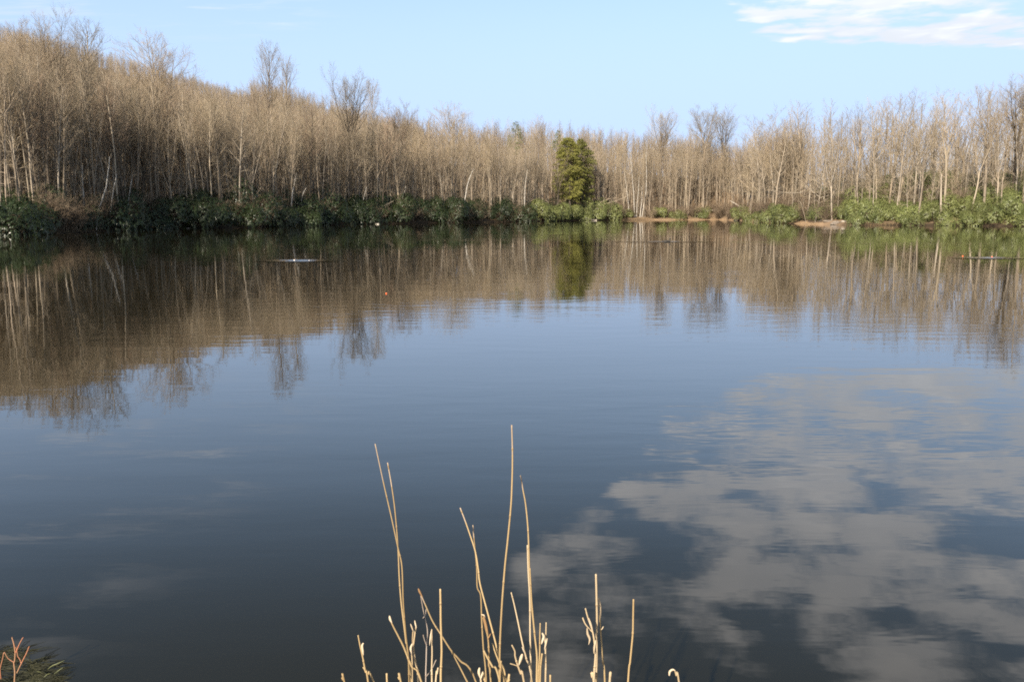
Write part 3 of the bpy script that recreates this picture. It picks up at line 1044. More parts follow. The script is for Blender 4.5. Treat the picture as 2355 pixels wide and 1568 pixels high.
SHR = [shrub(200 + i, [2.0, 2.3, 1.7, 2.1][i]) for i in range(4)]
SZ = [
    (80, 250, 'leafless brown shrub', 'on the low bank below the leaning white birches', 34, (.3, 6), (.9, 1.7)),
    (395, 425, 'leafless pale-twigged shrub', 'between the dark rhododendrons at the left bank waterline', 3, (.4, 3), (.8, 1.2)),
    (300, 420, 'leafless arching shrub', 'over the dark rhododendrons right of the leaning birches', 10, (-.2, 5), (1.2, 2.0)),
    (430, 840, 'leafless arching shrub', 'over the dark rhododendrons left of the round-crowned tree', 15, (-.2, 6), (1.2, 2.1)),
    (840, 1210, 'leafless grey-brown shrub', 'overhanging the water left of the hemlocks', 26, (-.3, 4), (1.1, 1.9)),
    (1340, 1500, 'leafless russet shrub', 'on the far shore right of the hemlocks', 20, (.6, 8), (1.2, 2.0)),
    (1500, 1690, 'leafless tan shrub', 'along the far shore towards the cove', 20, (.8, 9), (1.2, 2.0)),
    (1690, 1900, 'leafless pale shrub', 'in the thicket left of the leaning tree', 22, (1.5, 14), (1.2, 2.2)),
    (1900, 2360, 'leafless brown shrub', 'rising among the right bank rhododendrons', 26, (7, 34), (1.2, 2.2)),
]
for x0, x1, look, where, n, (d0, d1), (s0, s1) in SZ:
    for i in range(n):
        X, Y, r = spot(rng.uniform(x0, x1), rng.uniform(d0, d1))
        o = link('leafless_shrub', SHR[i % 4], loc=(X, Y, gz(X, Y)))
        s = rng.uniform(s0, s1)
        o.scale = (s, s, s * rng.uniform(.8, 1.1))
        o.rotation_euler = (0, 0, rng.uniform(0, 6.28))
        tag(o, look + ' ' + where, 'shrub', look + 's ' + where)


# ------------------------------------------------------------------ conifers
PROF = {'hemlock': [(0, .55), (.12, .85), (.3, 1.0), (.5, .92), (.7, .74), (.85, .52), (.95, .28), (1, .05)],
        'pine': [(0, .5), (.25, 1.0), (.6, .85), (.85, .5), (1, .08)]}


def hemlock(seed, H, rad, base=.12, shape='hemlock', n=150, mat='hemlock', cover=1.0):
    """Many short drooping boughs, each a loose spray of small needle tufts; ragged, with gaps."""
    rng = random.Random(seed)
    trunk = chain(rng, Vector((0, 0, -.2)), UP, H + .1, H * .015, .02, 10, .1, .05)
    P = PROF[shape]
    br, V, Fq = [], [], []
    bulge = [(rng.uniform(0, 6.28), rng.random(), rng.uniform(-.45, .32)) for _ in range(16)]
    for i in range(n):
        u = (i + rng.random()) / n
        p, r, d = along(trunk, min(base + (1 - base) * u, .995))
        a = rng.uniform(0, 6.28)
        k = float(np.interp(u, [q[0] for q in P], [q[1] for q in P]))
        for ba, bu, bs in bulge:
            da = abs((a - ba + math.pi) % (2 * math.pi) - math.pi)
            if da < .7 and abs(u - bu) < .12:
                k *= 1 + bs * (1 - da / .7)
        L = max(.3, rad * k * rng.uniform(.80, 1.08))
        dd = Vector((math.cos(a), math.sin(a), rng.uniform(.05, .7) + .7 * u))
        c = chain(rng, p, dd, L, max(.010, .011 * L), .005, 5, -.75, .16)
        br.append(c)
        for _ in range(int((10 + 15 * L) * cover)):
            s_ = .25 + .75 * rng.random() ** .6
            q, _r, d2 = along(c, min(s_, .99))
            side = d2.cross(UP).normalized()
            q = q + side * rng.gauss(0, .30 * (1.25 - s_) + .14) + UP * rng.gauss(-.06, .16)
            o = (d2 * rng.uniform(.2, 1) + side * rng.uniform(-1, 1) + UP * rng.uniform(-.7, .35)).normalized()
            w = o.cross(UP + side * rng.gauss(0, 1.0) + d2 * rng.gauss(0, .6)).normalized()
            l2, w2 = rng.uniform(.16, .42), rng.uniform(.035, .08)
            b0 = len(V)
            V += [q, q + o * l2 * .5 + w * w2, q + o * l2 - UP * .04, q + o * l2 * .5 - w * w2]
            Fq.append((b0, b0 + 1, b0 + 2, b0 + 3))
    # bare lower boughs below the foliage
    for i in range(14):
        p, r, d = along(trunk, rng.uniform(.06, base + .05))
        a = rng.uniform(0, 6.28)
        br.append(chain(rng, p, Vector((math.cos(a), math.sin(a), .1)), rng.uniform(1.0, 2.6), .03, .006, 5, -.6, .2))
    tm = tube_mesh('conifer_trunk', [([trunk], 8), (br, 3)], M['bark'])
    fm = mesh_from('conifer_foliage', [tuple(v) for v in V], [np.array(Fq)], [M[mat]], smooth=False)
    return tm, fm


def place_conifer(name, x, ytop, dep, label, seed, rad, base, shape, n, mat, rz=0.0, cover=1.0):
    X, Y, r = spot(x, dep)
    z = gz(X, Y)
    H = height_to(x, ytop, r, z)
    tm, fm = hemlock(seed, H, rad, base, shape, n, mat, cover)
    e = link(name, None, loc=(X, Y, z))
    e.rotation_euler = (0, 0, rz)
    tag(e, label, 'tree')
    link('trunk', tm, e)
    link('foliage', fm, e)
    TAKEN.append((X, Y))


place_conifer('hemlock_tree', 1311, 316, 6, 'bright olive-green hemlock with rounded top on the far shore', 301, 5.0, .25, 'hemlock', 430, 'hemlock', cover=1.5)
place_conifer('hemlock_tree', 1337, 319, 8, 'shade-coloured hemlock close on the right of the olive-green one', 302, 4.3, .20, 'hemlock', 360, 'hemlock_shaded', cover=1.5)
place_conifer('pine_tree', 1176, 279, 60, 'bushy pine top showing above the bare treeline left of the hemlocks', 303, 2.7, .55, 'pine', 90, 'pine', cover=.8)
place_conifer('pine_tree', 1277, 299, 45, 'small pointed pine top just behind the hemlocks', 304, 2.0, .50, 'pine', 90, 'pine', cover=.8)


# ------------------------------------------------------------------ birches and leaning stems
def stem_tree(name, pts_px, dep, rad, mat, label, group=None, seed=0, twigs=10, cat='tree', twigm='twig', tl=1.2):
    """A slender stem through view points (base first), all DEP metres behind the shore at the base's column."""
    rng = random.Random(seed)
    bx = pts_px[0][0]
    X, Y, r = spot(bx, dep)
    base = Vector((X, Y, gz(X, Y) - .1))
    P = [Vector((0, 0, 0))]
    for x, y in pts_px[1:]:
        d = ray(x, y)
        q = Vector((0, 0, CAM_H)) + d * (Y / d.y)
        P.append(q - base)
    c = []
    n = 9
    for i in range(n + 1):
        f = i / n * (len(P) - 1)
        j = min(int(f), len(P) - 2)
        q = P[j].lerp(P[j + 1], f - j)
        c.append((q + Vector((rng.gauss(0, .02), rng.gauss(0, .03), 0)), rad * (1 - .6 * i / n)))
    tw = []
    for k in range(twigs):
        q, r1, d = along(c, rng.uniform(.35, 1.0))
        b1 = chain(rng, q, d + rnd_perp(rng, d) * .9, tl * rng.uniform(.5, 1.3), .018, .008, 4, .3, .3)
        tw.append(b1)
        for _ in range(5):
            q2, r2, d2 = along(b1, rng.uniform(.2, 1))
            tw.append(chain(rng, q2, d2 + rnd_perp(rng, d2) * .8, tl * rng.uniform(.25, .5), .010, .005, 2, .2, .3))
    e = link(name, None, loc=base)
    tag(e, label, cat, group)
    link('trunk', tube_mesh('stem_trunk', [([c], 7)], M[mat]), e)
    if tw:
        link('crown', tube_mesh('stem_twigs', [([t for t in tw if len(t) == 5], 3), ([t for t in tw if len(t) == 3], 3)], M[twigm]), e)


stem_tree('birch_tree', [(217, 527), (228, 480), (245, 428), (252, 360)], 1.0, .10, 'birch', 'left one of two thin white birches leaning right at the left waterline', seed=1)
stem_tree('birch_tree', [(243, 526), (254, 485), (259, 450), (268, 400)], 1.0, .10, 'birch', 'right one of two thin white birches leaning right at the left waterline', seed=2)
stem_tree('birch_tree', [(285, 505), (298, 440), (306, 400)], 2.5, .075, 'birch', 'thinner leaning birch right of the two white birches on the left bank', seed=3)
stem_tree('birch_tree', [(192, 500), (191, 440), (189, 380)], 3.5, .08, 'birch', 'upright thin pale birch left of the two leaning white birches', seed=31)
stem_tree('birch_tree', [(664, 480), (673, 440), (682, 398)], 4, .11, 'birch', 'white leaning birch stem left of the tall round-crowned tree', seed=4)
stem_tree('birch_tree', [(684, 480), (695, 450), (704, 432)], 4, .09, 'birch', 'short leaning birch stem beside the white one left of the round-crowned tree', seed=5)
stem_tree('birch_tree', [(745, 482), (755, 462), (768, 440)], 4, .07, 'bark_pale', 'small leaning sapling at the foot of the tall round-crowned tree', seed=6)
stem_tree('birch_tree', [(828, 478), (836, 455), (844, 430)], 4, .08, 'birch', 'small leaning birch right of the foot of the round-crowned tree', seed=7)
stem_tree('birch_tree', [(920, 470), (927, 450), (934, 428)], 5, .10, 'birch', 'pale leaning stem over the grey-brown shrubs of the left bank', seed=8)
stem_tree('birch_tree', [(1061, 458), (1076, 420), (1089, 388)], 5, .13, 'birch', 'white birch leaning strongly right, left of the hemlocks', seed=9)
stem_tree('birch_tree', [(1205, 470), (1208, 425), (1213, 390)], 5, .10, 'birch', 'thin upright birch just left of the hemlocks', seed=10)
B = 'white stem of the far birch clump, '
CL = [([(1448, 483), (1442, 440), (1436, 395)], 'outermost left and curving left'), ([(1460, 482), (1457, 440), (1452, 385), (1450, 350)], 'second from the left and nearly upright'),
      ([(1463, 482), (1468, 440), (1470, 405)], 'thin middle one'), ([(1476, 488), (1486, 440), (1487, 395), (1486, 350)], 'rightmost and bowed right'), ([(1472, 485), (1477, 455), (1476, 430)], 'shortest one')]
for i, (pp, ww) in enumerate(CL):
    stem_tree('birch_tree', pp, 5, .12, 'birch', B + ww, 'white birch clump', seed=20 + i, twigs=9, tl=1.8)
stem_tree('bare_sapling', [(1855, 492), (1843, 470), (1832, 450)], 2.0, .06, 'bark_pale', 'thin sapling crossing the foot of the leaning tree on the point', seed=40)
stem_tree('tree_snag', [(2001, 488), (2000, 450), (1999, 405)], 8, .20, 'bark', 'broken-topped trunk above the right end of the bare earth bank', seed=41, twigs=6)
stem_tree('tree_snag', [(2164, 500), (2164, 450), (2165, 400)], 4, .21, 'bark_pale', 'shadow-sided trunk rising from the bushes at the right waterline', seed=42, twigs=9, tl=2.0)
stem_tree('tree_snag', [(2302, 495), (2304, 455), (2305, 410)], 5, .15, 'bark', 'short grey trunk among bushes near the right edge', seed=43, twigs=9, tl=2.0)


# ------------------------------------------------------------------ logs, dead limbs and rocks along the far shore
def log(name, p0, p1, dep_col, dep, rad, label, mat='deadwood', seed=0, cat='log', bend=0.0, spurs=3, ybase=None):
    rng = random.Random(seed)
    X, Y, r = spot(dep_col, dep)
    if ybase:
        Y = ybase
    A = at_depth(p0[0], p0[1], Y)
    Bp = at_depth(p1[0], p1[1], Y + .6)
    n = 8
    c = []
    for i in range(n + 1):
        t = i / n
        q = A.lerp(Bp, t) + UP * bend * math.sin(math.pi * t) + Vector((rng.gauss(0, .03), rng.gauss(0, .03), rng.gauss(0, .02)))
        c.append((q - A, rad * (1 - .5 * t)))
    o = link(name, None, loc=A)
    tag(o, label, cat)
    link('trunk', tube_mesh('log_trunk', [([c], 8)], M[mat]), o)
    sp = []
    for _ in range(spurs):
        q, r1, d = along(c, rng.uniform(.3, .95))
        sp.append(chain(rng, q, d + rnd_perp(rng, d), (Bp - A).length * rng.uniform(.12, .3), r1 * .5, .01, 4, .2, .25))
    if sp:
        link('branch', tube_mesh('log_branches', [(sp, 5)], M[mat]), o)


log('fallen_log', (1712, 481), (1679, 462), 1700, 4, .16, 'bleached fallen trunk propped up at the cove mouth', seed=1, spurs=0)
log('drift_log', (1372, 506.3), (1330, 502.5), 1350, -1.2, .16, 'whitish driftwood log lying at the waterline below the hemlocks', seed=2, spurs=3)
log('dead_limb', (1600, 497), (1668, 489), 1640, 3, .10, 'grey arching dead limb over the far shore beside the cove', seed=3, bend=1.2, spurs=4)
log('dead_limb', (1362, 480), (1420, 455), 1380, 3.5, .11, 'long dead limb sweeping right from the foot of the hemlocks', seed=4, bend=.8, spurs=6, mat='bark_pale')
log('dead_limb', (1366, 472), (1450, 448), 1390, 4, .10, 'upper dead limb sweeping right from the hemlock lower trunk', seed=5, bend=-.6, spurs=6, mat='bark_pale')
log('dead_limb', (1345, 487), (1385, 482), 1360, 2, .10, 'short bleached limb low on the bank under the hemlocks', seed=6, bend=.5, spurs=2)
log('dead_limb', (350, 455), (432, 452), 390, 3, .06, 'thin pale limb hanging across the dark rhododendrons of the left bank', seed=7, bend=-.5, spurs=6, mat='bark_pale')
log('dead_limb', (860, 476), (905, 462), 880, 2, .07, 'twisted dead limb over the water below the round-crowned tree', seed=8, bend=-.4, spurs=5, mat='bark_pale')
log('dead_limb', (1858, 440), (1770, 436), 1830, 1.5, .09, 'long pale limb reaching left from the leaning tree on the point', seed=9, bend=-.5, spurs=6, mat='bark_pale', cat='limb')


def rock(name, x, y, sx, sy, sz, mat, label, group=None, seed=0, dep=None):
    rng = random.Random(seed)
    import bmesh
    bm = bmesh.new()
    bmesh.ops.create_icosphere(bm, subdivisions=3, radius=1.0)
    off = Vector((seed * 3.7, seed * 1.9, seed * .7))
    for v in bm.verts:
        k = 1 + .28 * mnoise.noise(v.co * 1.3 + off) + .12 * mnoise.noise(v.co * 3.1 + off)
        v.co = Vector((v.co.x * sx * k, v.co.y * sy * k, max(-.4, v.co.z) * sz * k))
    me = bpy.data.meshes.new(name)
    bm.to_mesh(me)
    bm.free()
    me.materials.append(M[mat])
    if dep is None:
        p = on_water(x, y)
        z = max(0.0, gz(p.x, p.y))
    else:
        X, Y, _ = spot(x, dep)
        p = Vector((X, Y, 0))
        z = gz(X, Y)
    tag(link(name, me, loc=(p.x, p.y, z)), label, 'rock', group)


rock('shore_rock', 1353, 507.0, .7, .5, .38, 'rock_pale', 'small whitish rock at the waterline below the hemlocks', seed=1)
rock('shore_rock', 1538, 505.6, .6, .5, .35, 'rock_pale', 'pale rock on the far shoreline right of the birch clump', seed=2)
rock('shore_rock', 1700, 505, 1.5, 1.0, .6, 'rock', 'grey-brown boulder at the cove mouth', seed=3, dep=.5)
rock('shore_rock', 1925, 517, .9, .6, .5, 'rock', 'grey rock at the water below the bare earth bank', seed=4, dep=.7)
rock('shore_rock', 1905, 513, .8, .5, .3, 'rock', 'flat rock on the left half of the bare earth bank', seed=5, dep=2.4)
rock('shore_rock', 1890, 510, .55, .4, .28, 'rock', 'small rock near the foot of the leaning tree', seed=6, dep=3.4)
rock('shore_rock', 1941, 510, .45, .4, .25, 'rock_pale', 'pale stone in the middle of the bare earth bank', seed=7, dep=2.6)
rock('shore_rock', 868, 516, .38, .3, .2, 'rock_pale', 'small pale rock awash under the left bank shrubs', seed=8)
rock('shore_rock', 405, 526.5, .16, .14, .12, 'rock_pale', 'little white stone at the left bank waterline', seed=9)
rock('shore_rock', 433, 526, .35, .25, .14, 'rock', 'flat grey stone at the left bank waterline', seed=10)

# dry grass fringe along the sunlit shores
gv, gf = [], []
rq = random.Random(9)
for x0, x1, n, h in ((1400, 1690, 2600, .28), (1735, 1885, 900, .16), (1975, 2100, 700, .16), (100, 260, 300, .12)):
    for _ in range(n):
        x = rq.uniform(x0, x1)
        X, Y, r = spot(x, rq.random() ** 2 * 1.6 + .05)
        z = gz(X, Y) - .02
        a = rq.uniform(0, 6.28)
        L = h * rq.uniform(.5, 1.4)
        w = .02
        dx, dy = math.cos(a), math.sin(a)
        b0 = len(gv)
        gv += [(X - dy * w, Y + dx * w, z), (X + dy * w, Y - dx * w, z), (X + dx * L * .7, Y + dy * L * .7, z + L * rq.uniform(.25, .9))]
        gf.append((b0, b0 + 1, b0 + 2))
tag(link('dry_grass', mesh_from('dry_grass', gv, [np.array(gf)], [M['straw']], smooth=False)), 'fringe of dry straw-coloured grass along the sunlit far shore', 'grass', kind='stuff')


# ------------------------------------------------------------------ floats and ripple rings on the open water
def ripple(x, y, rad, waves, amp, sx=1.0):
    p = on_water(x, y)
    nr, na = 60, 72
    v, f = [(0, 0, .004)], []
    for i in range(1, nr + 1):
        t = i / nr
        for k in range(na):
            a = k * 2 * math.pi / na
            z = .004 + amp * math.sin(t * waves * 6.283) * (1 - t) ** 1.0 * min(1, t * 5)
            v.append((math.cos(a) * t * rad * sx, math.sin(a) * t * rad, z + amp * .0))
    f3 = [(0, 1 + k, 1 + (k + 1) % na) for k in range(na)]
    f4 = [(1 + (i - 1) * na + k, 1 + i * na + k, 1 + i * na + (k + 1) % na, 1 + (i - 1) * na + (k + 1) % na) for i in range(1, nr) for k in range(na)]
    o = link('water_ripples', mesh_from('ripples', v, [np.array(f3), np.array(f4)], [M['water']]), loc=(p.x, p.y, .012))
    tag(o, kind='structure')


def lathe(prof, seg=20):
    v, f = [], []
    for r, z in prof:
        for k in range(seg):
            a = k * 6.28318 / seg
            v.append((r * math.cos(a), r * math.sin(a), z))
    for i in range(len(prof) - 1):
        for k in range(seg):
            f.append((i * seg + k, i * seg + (k + 1) % seg, (i + 1) * seg + (k + 1) % seg, (i + 1) * seg + k))
    return v, np.array(f)


def bobber(x, y, R0, label, low='orange', top='orange'):
    p = on_water(x, y)
    e = link('fishing_float', None, loc=(p.x, p.y, R0 * .35))
    tag(e, label, 'float')
    n = 12
    lo = [(R0 * math.sin(math.pi * i / (2 * n)) + 1e-4, -R0 * math.cos(math.pi * i / (2 * n))) for i in range(n + 1)]
    hi = [(R0 * math.cos(math.pi * i / (2 * n)) + 1e-4, R0 * math.sin(math.pi * i / (2 * n))) for i in range(n + 1)]
    for nm, pr, mt in (('lower_half', lo, low), ('upper_half', hi, top), ('peg', [(R0 * .14, R0 * .95), (R0 * .14, R0 * 1.25), (R0 * .02, R0 * 1.3)], 'white' if top == 'orange' else 'orange')):
        v, f = lathe(pr)
        link(nm, mesh_from(nm, v, [f], [M[mt]]), e)


ripple(683, 600, 1.05, 5, .0075, 1.7)
ripple(2278, 593.5, 1.0, 3, .008, 1.8)
ripple(1525, 556, 1.3, 3, .006, 3.0)
bobber(888.5, 675.5,   .02, 'small bright orange float on the brown reflection in mid pond')
bobber(2214, 590, .036, 'small orange float left of the ripple ring near the right edge')
bobber(2281, 592, .036, 'reddish float in the middle of the ripple ring near the right edge')
bobber(677, 600, .04, 'whitish float in the middle of the ripple ring on the left', 'white', 'white')
bobber(711, 600, .025, 'tiny white float at the right of the ripple ring on the left', 'white', 'white')
# a diving bird low in the water
p = on_water(1533, 556)
e = link('diving_bird', None, loc=(p.x, p.y, .03))
tag(e, 'dark bird low in the water with a faint wake in front of the far shore', 'bird')
v, f = lathe([(.001, -.30), (.07, -.24), (.12, -.10), (.13, .05), (.09, .2), (.03, .28), (.001, .30)], 16)
v = [(z_, x_, y_ * .6) for x_, y_, z_ in v]
v2, f2 = lathe([(.03, .0), (.028, .08), (.045, .13), (.05, .17), (.03, .215), (.001, .23)], 12)
v2 = [(x_ + .22, y_, z_ + .02) for x_, y_, z_ in v2]
v3, f3_ = lathe([(.018, 0), (.012, .05), (.002, .09)], 8)
v3 = [(z_ + .26, x_, y_ + .19) for x_, y_, z_ in v3]
link('body', mesh_from('bird_body', v + v2 + v3, [f, f2 + len(v), f3_ + len(v) + len(v2)], [M['feather']]), e)

# ------------------------------------------------------------------ foreground reeds (points are in a 2334-wide enlargement of the photograph's lower middle)
def crop_px(cx, cy):
    return (950 + cx / 1.945) * .7626, (1250 + cy / 1.945) * .7626


def smooth_path(pts, n):
    """Catmull-Rom through the points."""
    P = [pts[0] + (pts[0] - pts[1])] + pts + [pts[-1] + (pts[-1] - pts[-2])]
    out = []
    for i in range(1, len(P) - 2):
        for k in range(n):
            t = k / n
            a, b2, c_, d_ = P[i - 1], P[i], P[i + 1], P[i + 2]
            out.append(.5 * ((2 * b2) + (c_ - a) * t + (2 * a - 5 * b2 + 4 * c_ - d_) * t * t + (3 * b2 - a - 3 * c_ + d_) * t ** 3))
    out.append(pts[-1])
    return out


def leaf_mesh(path, w, mat, curl=.3, rng=random):
    """A dry leaf or husk: a folded, tapering, slightly thick strip along PATH."""
    n = len(path)
    v, f = [], []
    for i, p in enumerate(path):
        t = i / (n - 1)
        d = (path[min(i + 1, n - 1)] - path[max(i - 1, 0)]).normalized()
        s = d.cross(Vector((0, 1, 0)))
        s = s.normalized() if s.length > .01 else Vector((1, 0, 0))
        fwd = d.cross(s).normalized()
        ww = w * (math.sin(math.pi * (.12 + .86 * t)) ** .7)
        th = w * .18
        v += [p + s * ww + fwd * ww * curl, p - fwd * th, p - s * ww + fwd * ww * curl, p + fwd * (ww * curl * .4 + th)]
    for i in range(n - 1):
        for k in range(4):
            a = i * 4 + k
            b2 = i * 4 + (k + 1) % 4
            f.append((a, b2, b2 + 4, a + 4))
    return mesh_from('reed_leaf', [tuple(q) for q in v], [np.array(f)], [M[mat]])


def reed(pts, dist, wpx, label, mat='reed', seed=0, nodes=.16, leaves=(), twigs=(), lean=.0, tip=.75, name='reed_stalk', cat='reed', leafmat='husk', group='dry reeds at the near water edge'):
    """pts: enlargement points from tip to the picture's lower edge; dist: metres ahead; wpx: width in enlargement pixels."""
    rng = random.Random(seed)
    P3 = []
    for i, (cx, cy) in enumerate(pts):
        x, y = crop_px(cx, cy)
        P3.append(at_depth(x, y, dist + lean * (1 - i / max(1, len(pts) - 1))))
    # on down to the bank
    d = (P3[-1] - P3[-2]).normalized()
    d = (d * .6 + Vector((0, 0, -1)) * .8).normalized()
    q = P3[-1]
    ground = gz(q.x, q.y)
    steps = max(2, int((q.z - ground) / .25))
    for i in range(steps):
        k = (q.z - ground + .03) * (i + 1) / steps / max(.2, -d.z)
        P3.append(q + d * k)
    rad = wpx / 1.945 * .7626 / FPX * dist * .46
    path = smooth_path(P3, 7)
    c = []
    s_acc = rng.uniform(0, nodes)
    out, ring = [], []
    total = len(path)
    for i, p in enumerate(path):
        t = i / (total - 1)
        rr = rad * (tip + (1.12 - tip) * min(1, t * 1.6))
        if i:
            s_acc += (path[i] - path[i - 1]).length
        if s_acc > nodes and 0 < i < total - 1:
            s_acc = 0
            dd = (path[i] - path[i - 1]).normalized()
            out += [(p - dd * rad * 1.3, rr), (p - dd * rad * .4, rr * 1.3), (p + dd * rad * .4, rr * 1.3), (p + dd * rad * 1.3, rr * .98)]
            ring += [0, 1, 0, 0]
        else:
            out.append((p, rr))
            ring.append(2 if t < .10 and len(pts) > 6 and mat == 'reed' else 0)
    # blunt cut tip
    out = [(out[0][0] + (out[0][0] - out[1][0]).normalized() * rad * .5, rad * .25)] + out
    base = out[-1][0]
    out = [(p - base, r_) for p, r_ in out]
    v_, f_ = tubes([out], 9)
    o = link(name, mesh_from('reed', v_, [f_], [M[mat], M['reed_node'], M['reed_tip']], np.repeat(np.array([ring[0]] + ring[:-1]), 9)), loc=base)
    tag(o, label, cat, group)
    for lp, lw in leaves:
        pp = smooth_path([at_depth(*crop_px(a, b2), dist - .012) for a, b2 in lp], 5)
        link('leaf', leaf_mesh([q2 - base for q2 in pp], lw / 1.945 * .7626 / FPX * dist * .5, leafmat), o)
    for tp, tw_ in twigs:
        pp = smooth_path([at_depth(*crop_px(a, b2), dist) - base for a, b2 in tp], 4)
        r_ = tw_ / 1.945 * .7626 / FPX * dist * .5
        link('side_shoot', tube_mesh('side_shoot', [([[(q2, r_ * (1 - .4 * i / len(pp))) for i, q2 in enumerate(pp)]], 6)], M[mat]), o)
    return o


reed([(353, 172), (400, 390), (448, 600), (487, 780), (510, 890), (518, 1100), (533, 1290), (548, 1420), (552, 1568)], 2.05, 10, 'tallest reed of the left pair, its tip bent farthest left', seed=1)
reed([(426, 282), (450, 420), (470, 570), (487, 780), (495, 960), (507, 1110), (528, 1280), (545, 1420), (566, 1568)], 2.10, 10, 'slightly shorter reed of the left pair, crossing the tallest left one', seed=2)
reed([(437, 1180), (452, 1225), (490, 1300), (520, 1360), (570, 1480), (625, 1568)], 1.95, 13, 'knob-tipped reed leaning left across the left pair', seed=3, leaves=[([(437, 1178), (442, 1200), (452, 1222)], 16)])
reed([(594, 1235), (585, 1290), (578, 1370), (590, 1450), (601, 1500), (606, 1568)], 1.98, 13, 'frayed broken reed with a torn top beside the left pair', 'reed_pale', 4,
     leaves=[([(585, 1205), (590, 1230), (596, 1250)], 10), ([(560, 1225), (570, 1250), (578, 1275)], 9), ([(572, 1340), (562, 1370), (568, 1410)], 16)], twigs=[([(562, 1360), (570, 1440), (572, 1568)], 12), ([(575, 1270), (572, 1330), (582, 1370)], 10)])
reed([(620, 1060), (632, 1130), (650, 1210), (660, 1270), (655, 1350), (652, 1450), (650, 1568)], 2.15, 8, 'thin grey weed stalk with forked side shoots', 'reed_grey', 5,
     twigs=[([(634, 1290), (644, 1325), (655, 1355)], 7), ([(710, 1437), (685, 1490), (652, 1535)], 7), ([(652, 1140), (646, 1175), (632, 1192)], 6)], name='weed_stalk', cat='weed')
reed([(735, 1022), (737, 1120), (738, 1220), (743, 1370), (740, 1470), (738, 1568)], 1.85, 14, 'straight thick golden reed standing alone left of centre', seed=6, tip=.95)
reed([(606, 1020), (650, 1120), (690, 1210), (740, 1290), (800, 1383), (850, 1440), (945, 1568)], 2.0, 11, 'brown-tipped reed slanting from upper left to lower right', 'reed', 7, leaves=[([(606, 1018), (615, 1040), (632, 1070)], 14)],
     twigs=[([(895, 1568), (850, 1480), (800, 1385)], 11)], leafmat='reed_brown')
reed([(685, 1258), (686, 1330), (687, 1400), (685, 1490), (686, 1568)], 1.9, 11, 'short upright reed between the grey weed and the golden reed', 'reed_pale', 8, leaves=[([(683, 1265), (677, 1310), (672, 1352)], 10)])
reed([(722, 1483), (716, 1520), (708, 1568)], 1.9, 11, 'stubby reed just left of the foot of the golden reed', 'reed_pale', 9, tip=1)
reed([(253, 1293), (264, 1350), (280, 1420), (297, 1510), (312, 1568)], 1.9, 12, 'leftmost leaning reed with a curled leaf near its top', seed=10, leaves=[([(284, 1337), (277, 1355), (281, 1385), (284, 1410)], 15)])
reed([(282, 1480), (310, 1525), (345, 1568)], 1.92, 11, 'short slanting reed crossing the leftmost leaning one', seed=11)
reed([(158, 1541), (166, 1556), (174, 1572)], 1.9, 12, 'reed tip barely showing at the bottom, farthest left of all', seed=12, tip=1)
reed([(421, 1542), (422, 1556), (423, 1572)], 1.9, 12, 'reed stub at the bottom between the leftmost reed and the left pair', seed=13, tip=1)
reed([(489, 1538), (496, 1552), (505, 1572)], 1.9, 13, 'stubby reed tip just left of the foot of the left pair', seed=14, tip=1)
reed([(852, 547), (880, 620), (908, 700), (940, 800), (957, 900), (968, 990), (1010, 1150), (1050, 1300), (1085, 1440), (1122, 1568)], 1.95, 11, 'long reed bending left at the top, left of the tallest centre reed', seed=15)
reed([(926, 648), (932, 720), (940, 800), (949, 900), (952, 1010), (972, 1060), (978, 1200), (988, 1370), (1005, 1568)], 1.98, 10, 'reed with a short upright tip and a kink, behind the left-bending one', 'reed', 16, leaves=[([(975, 1172), (990, 1175), (998, 1192)], 12)])
reed([(985, 1190), (1000, 1250), (1015, 1310), (1020, 1400), (1020, 1470), (1032, 1568)], 1.9, 12, 'broken reed with a brown torn sheath near the centre', 'reed', 17, leaves=[([(988, 1180), (1000, 1225), (1016, 1290)], 20), ([(1030, 1283), (1022, 1300), (1010, 1320)], 10)], leafmat='reed_brown')
reed([(990, 1383), (1012, 1425), (1040, 1475), (1085, 1568)], 1.88, 13, 'short reed slanting right at the foot of the centre group', seed=18, tip=1)
reed([(1154, 62), (1158, 200), (1158, 310), (1155, 420), (1149, 540), (1130, 740), (1114, 890), (1097, 1110), (1086, 1320), (1083, 1450), (1080, 1568)], 1.9, 12, 'tallest reed of all, curving up through the centre', seed=19, tip=.8)
reed([(1091, 1443), (1088, 1500), (1084, 1575)], 1.85, 13, 'short stub against the foot of the tallest reed', seed=20, tip=1)
reed([(1040, 1340), (1060, 1400), (1082, 1460), (1108, 1568)], 1.92, 12, 'reed stem running close along the left of the tallest reed foot', seed=36)
reed([(1206, 357), (1220, 440), (1236, 530), (1250, 680), (1256, 860), (1266, 1070), (1282, 1230), (1299, 1400), (1310, 1568)], 1.95, 11, 'second tallest centre reed, just right of the tallest one', 'reed', 21)
reed([(1246, 765), (1250, 900), (1260, 1090), (1262, 1300), (1265, 1440), (1268, 1568)], 1.92, 12, 'pale reed running beside the second tallest centre reed', 'reed_pale', 22)
reed([(1261, 900), (1266, 1010), (1272, 1110), (1290, 1300), (1302, 1420), (1300, 1568)], 1.9, 12, 'stout reed pressed against the right side of the pale one', 'reed', 37, nodes=.12)
reed([(1151, 1042), (1168, 1110), (1190, 1210), (1215, 1330), (1240, 1430), (1272, 1568)], 1.88, 11, 'pale banded reed slanting right below the tallest reed', 'reed_pale', 23, leaves=[([(1214, 1360), (1225, 1385), (1232, 1400)], 8)])
reed([(1321, 1222), (1319, 1300), (1318, 1400), (1312, 1500), (1310, 1568)], 1.86, 12, 'short reed with a pale hooked husk right of the centre pair', 'reed', 24, leaves=[([(1332, 1278), (1342, 1300), (1335, 1325), (1328, 1345)], 17)])
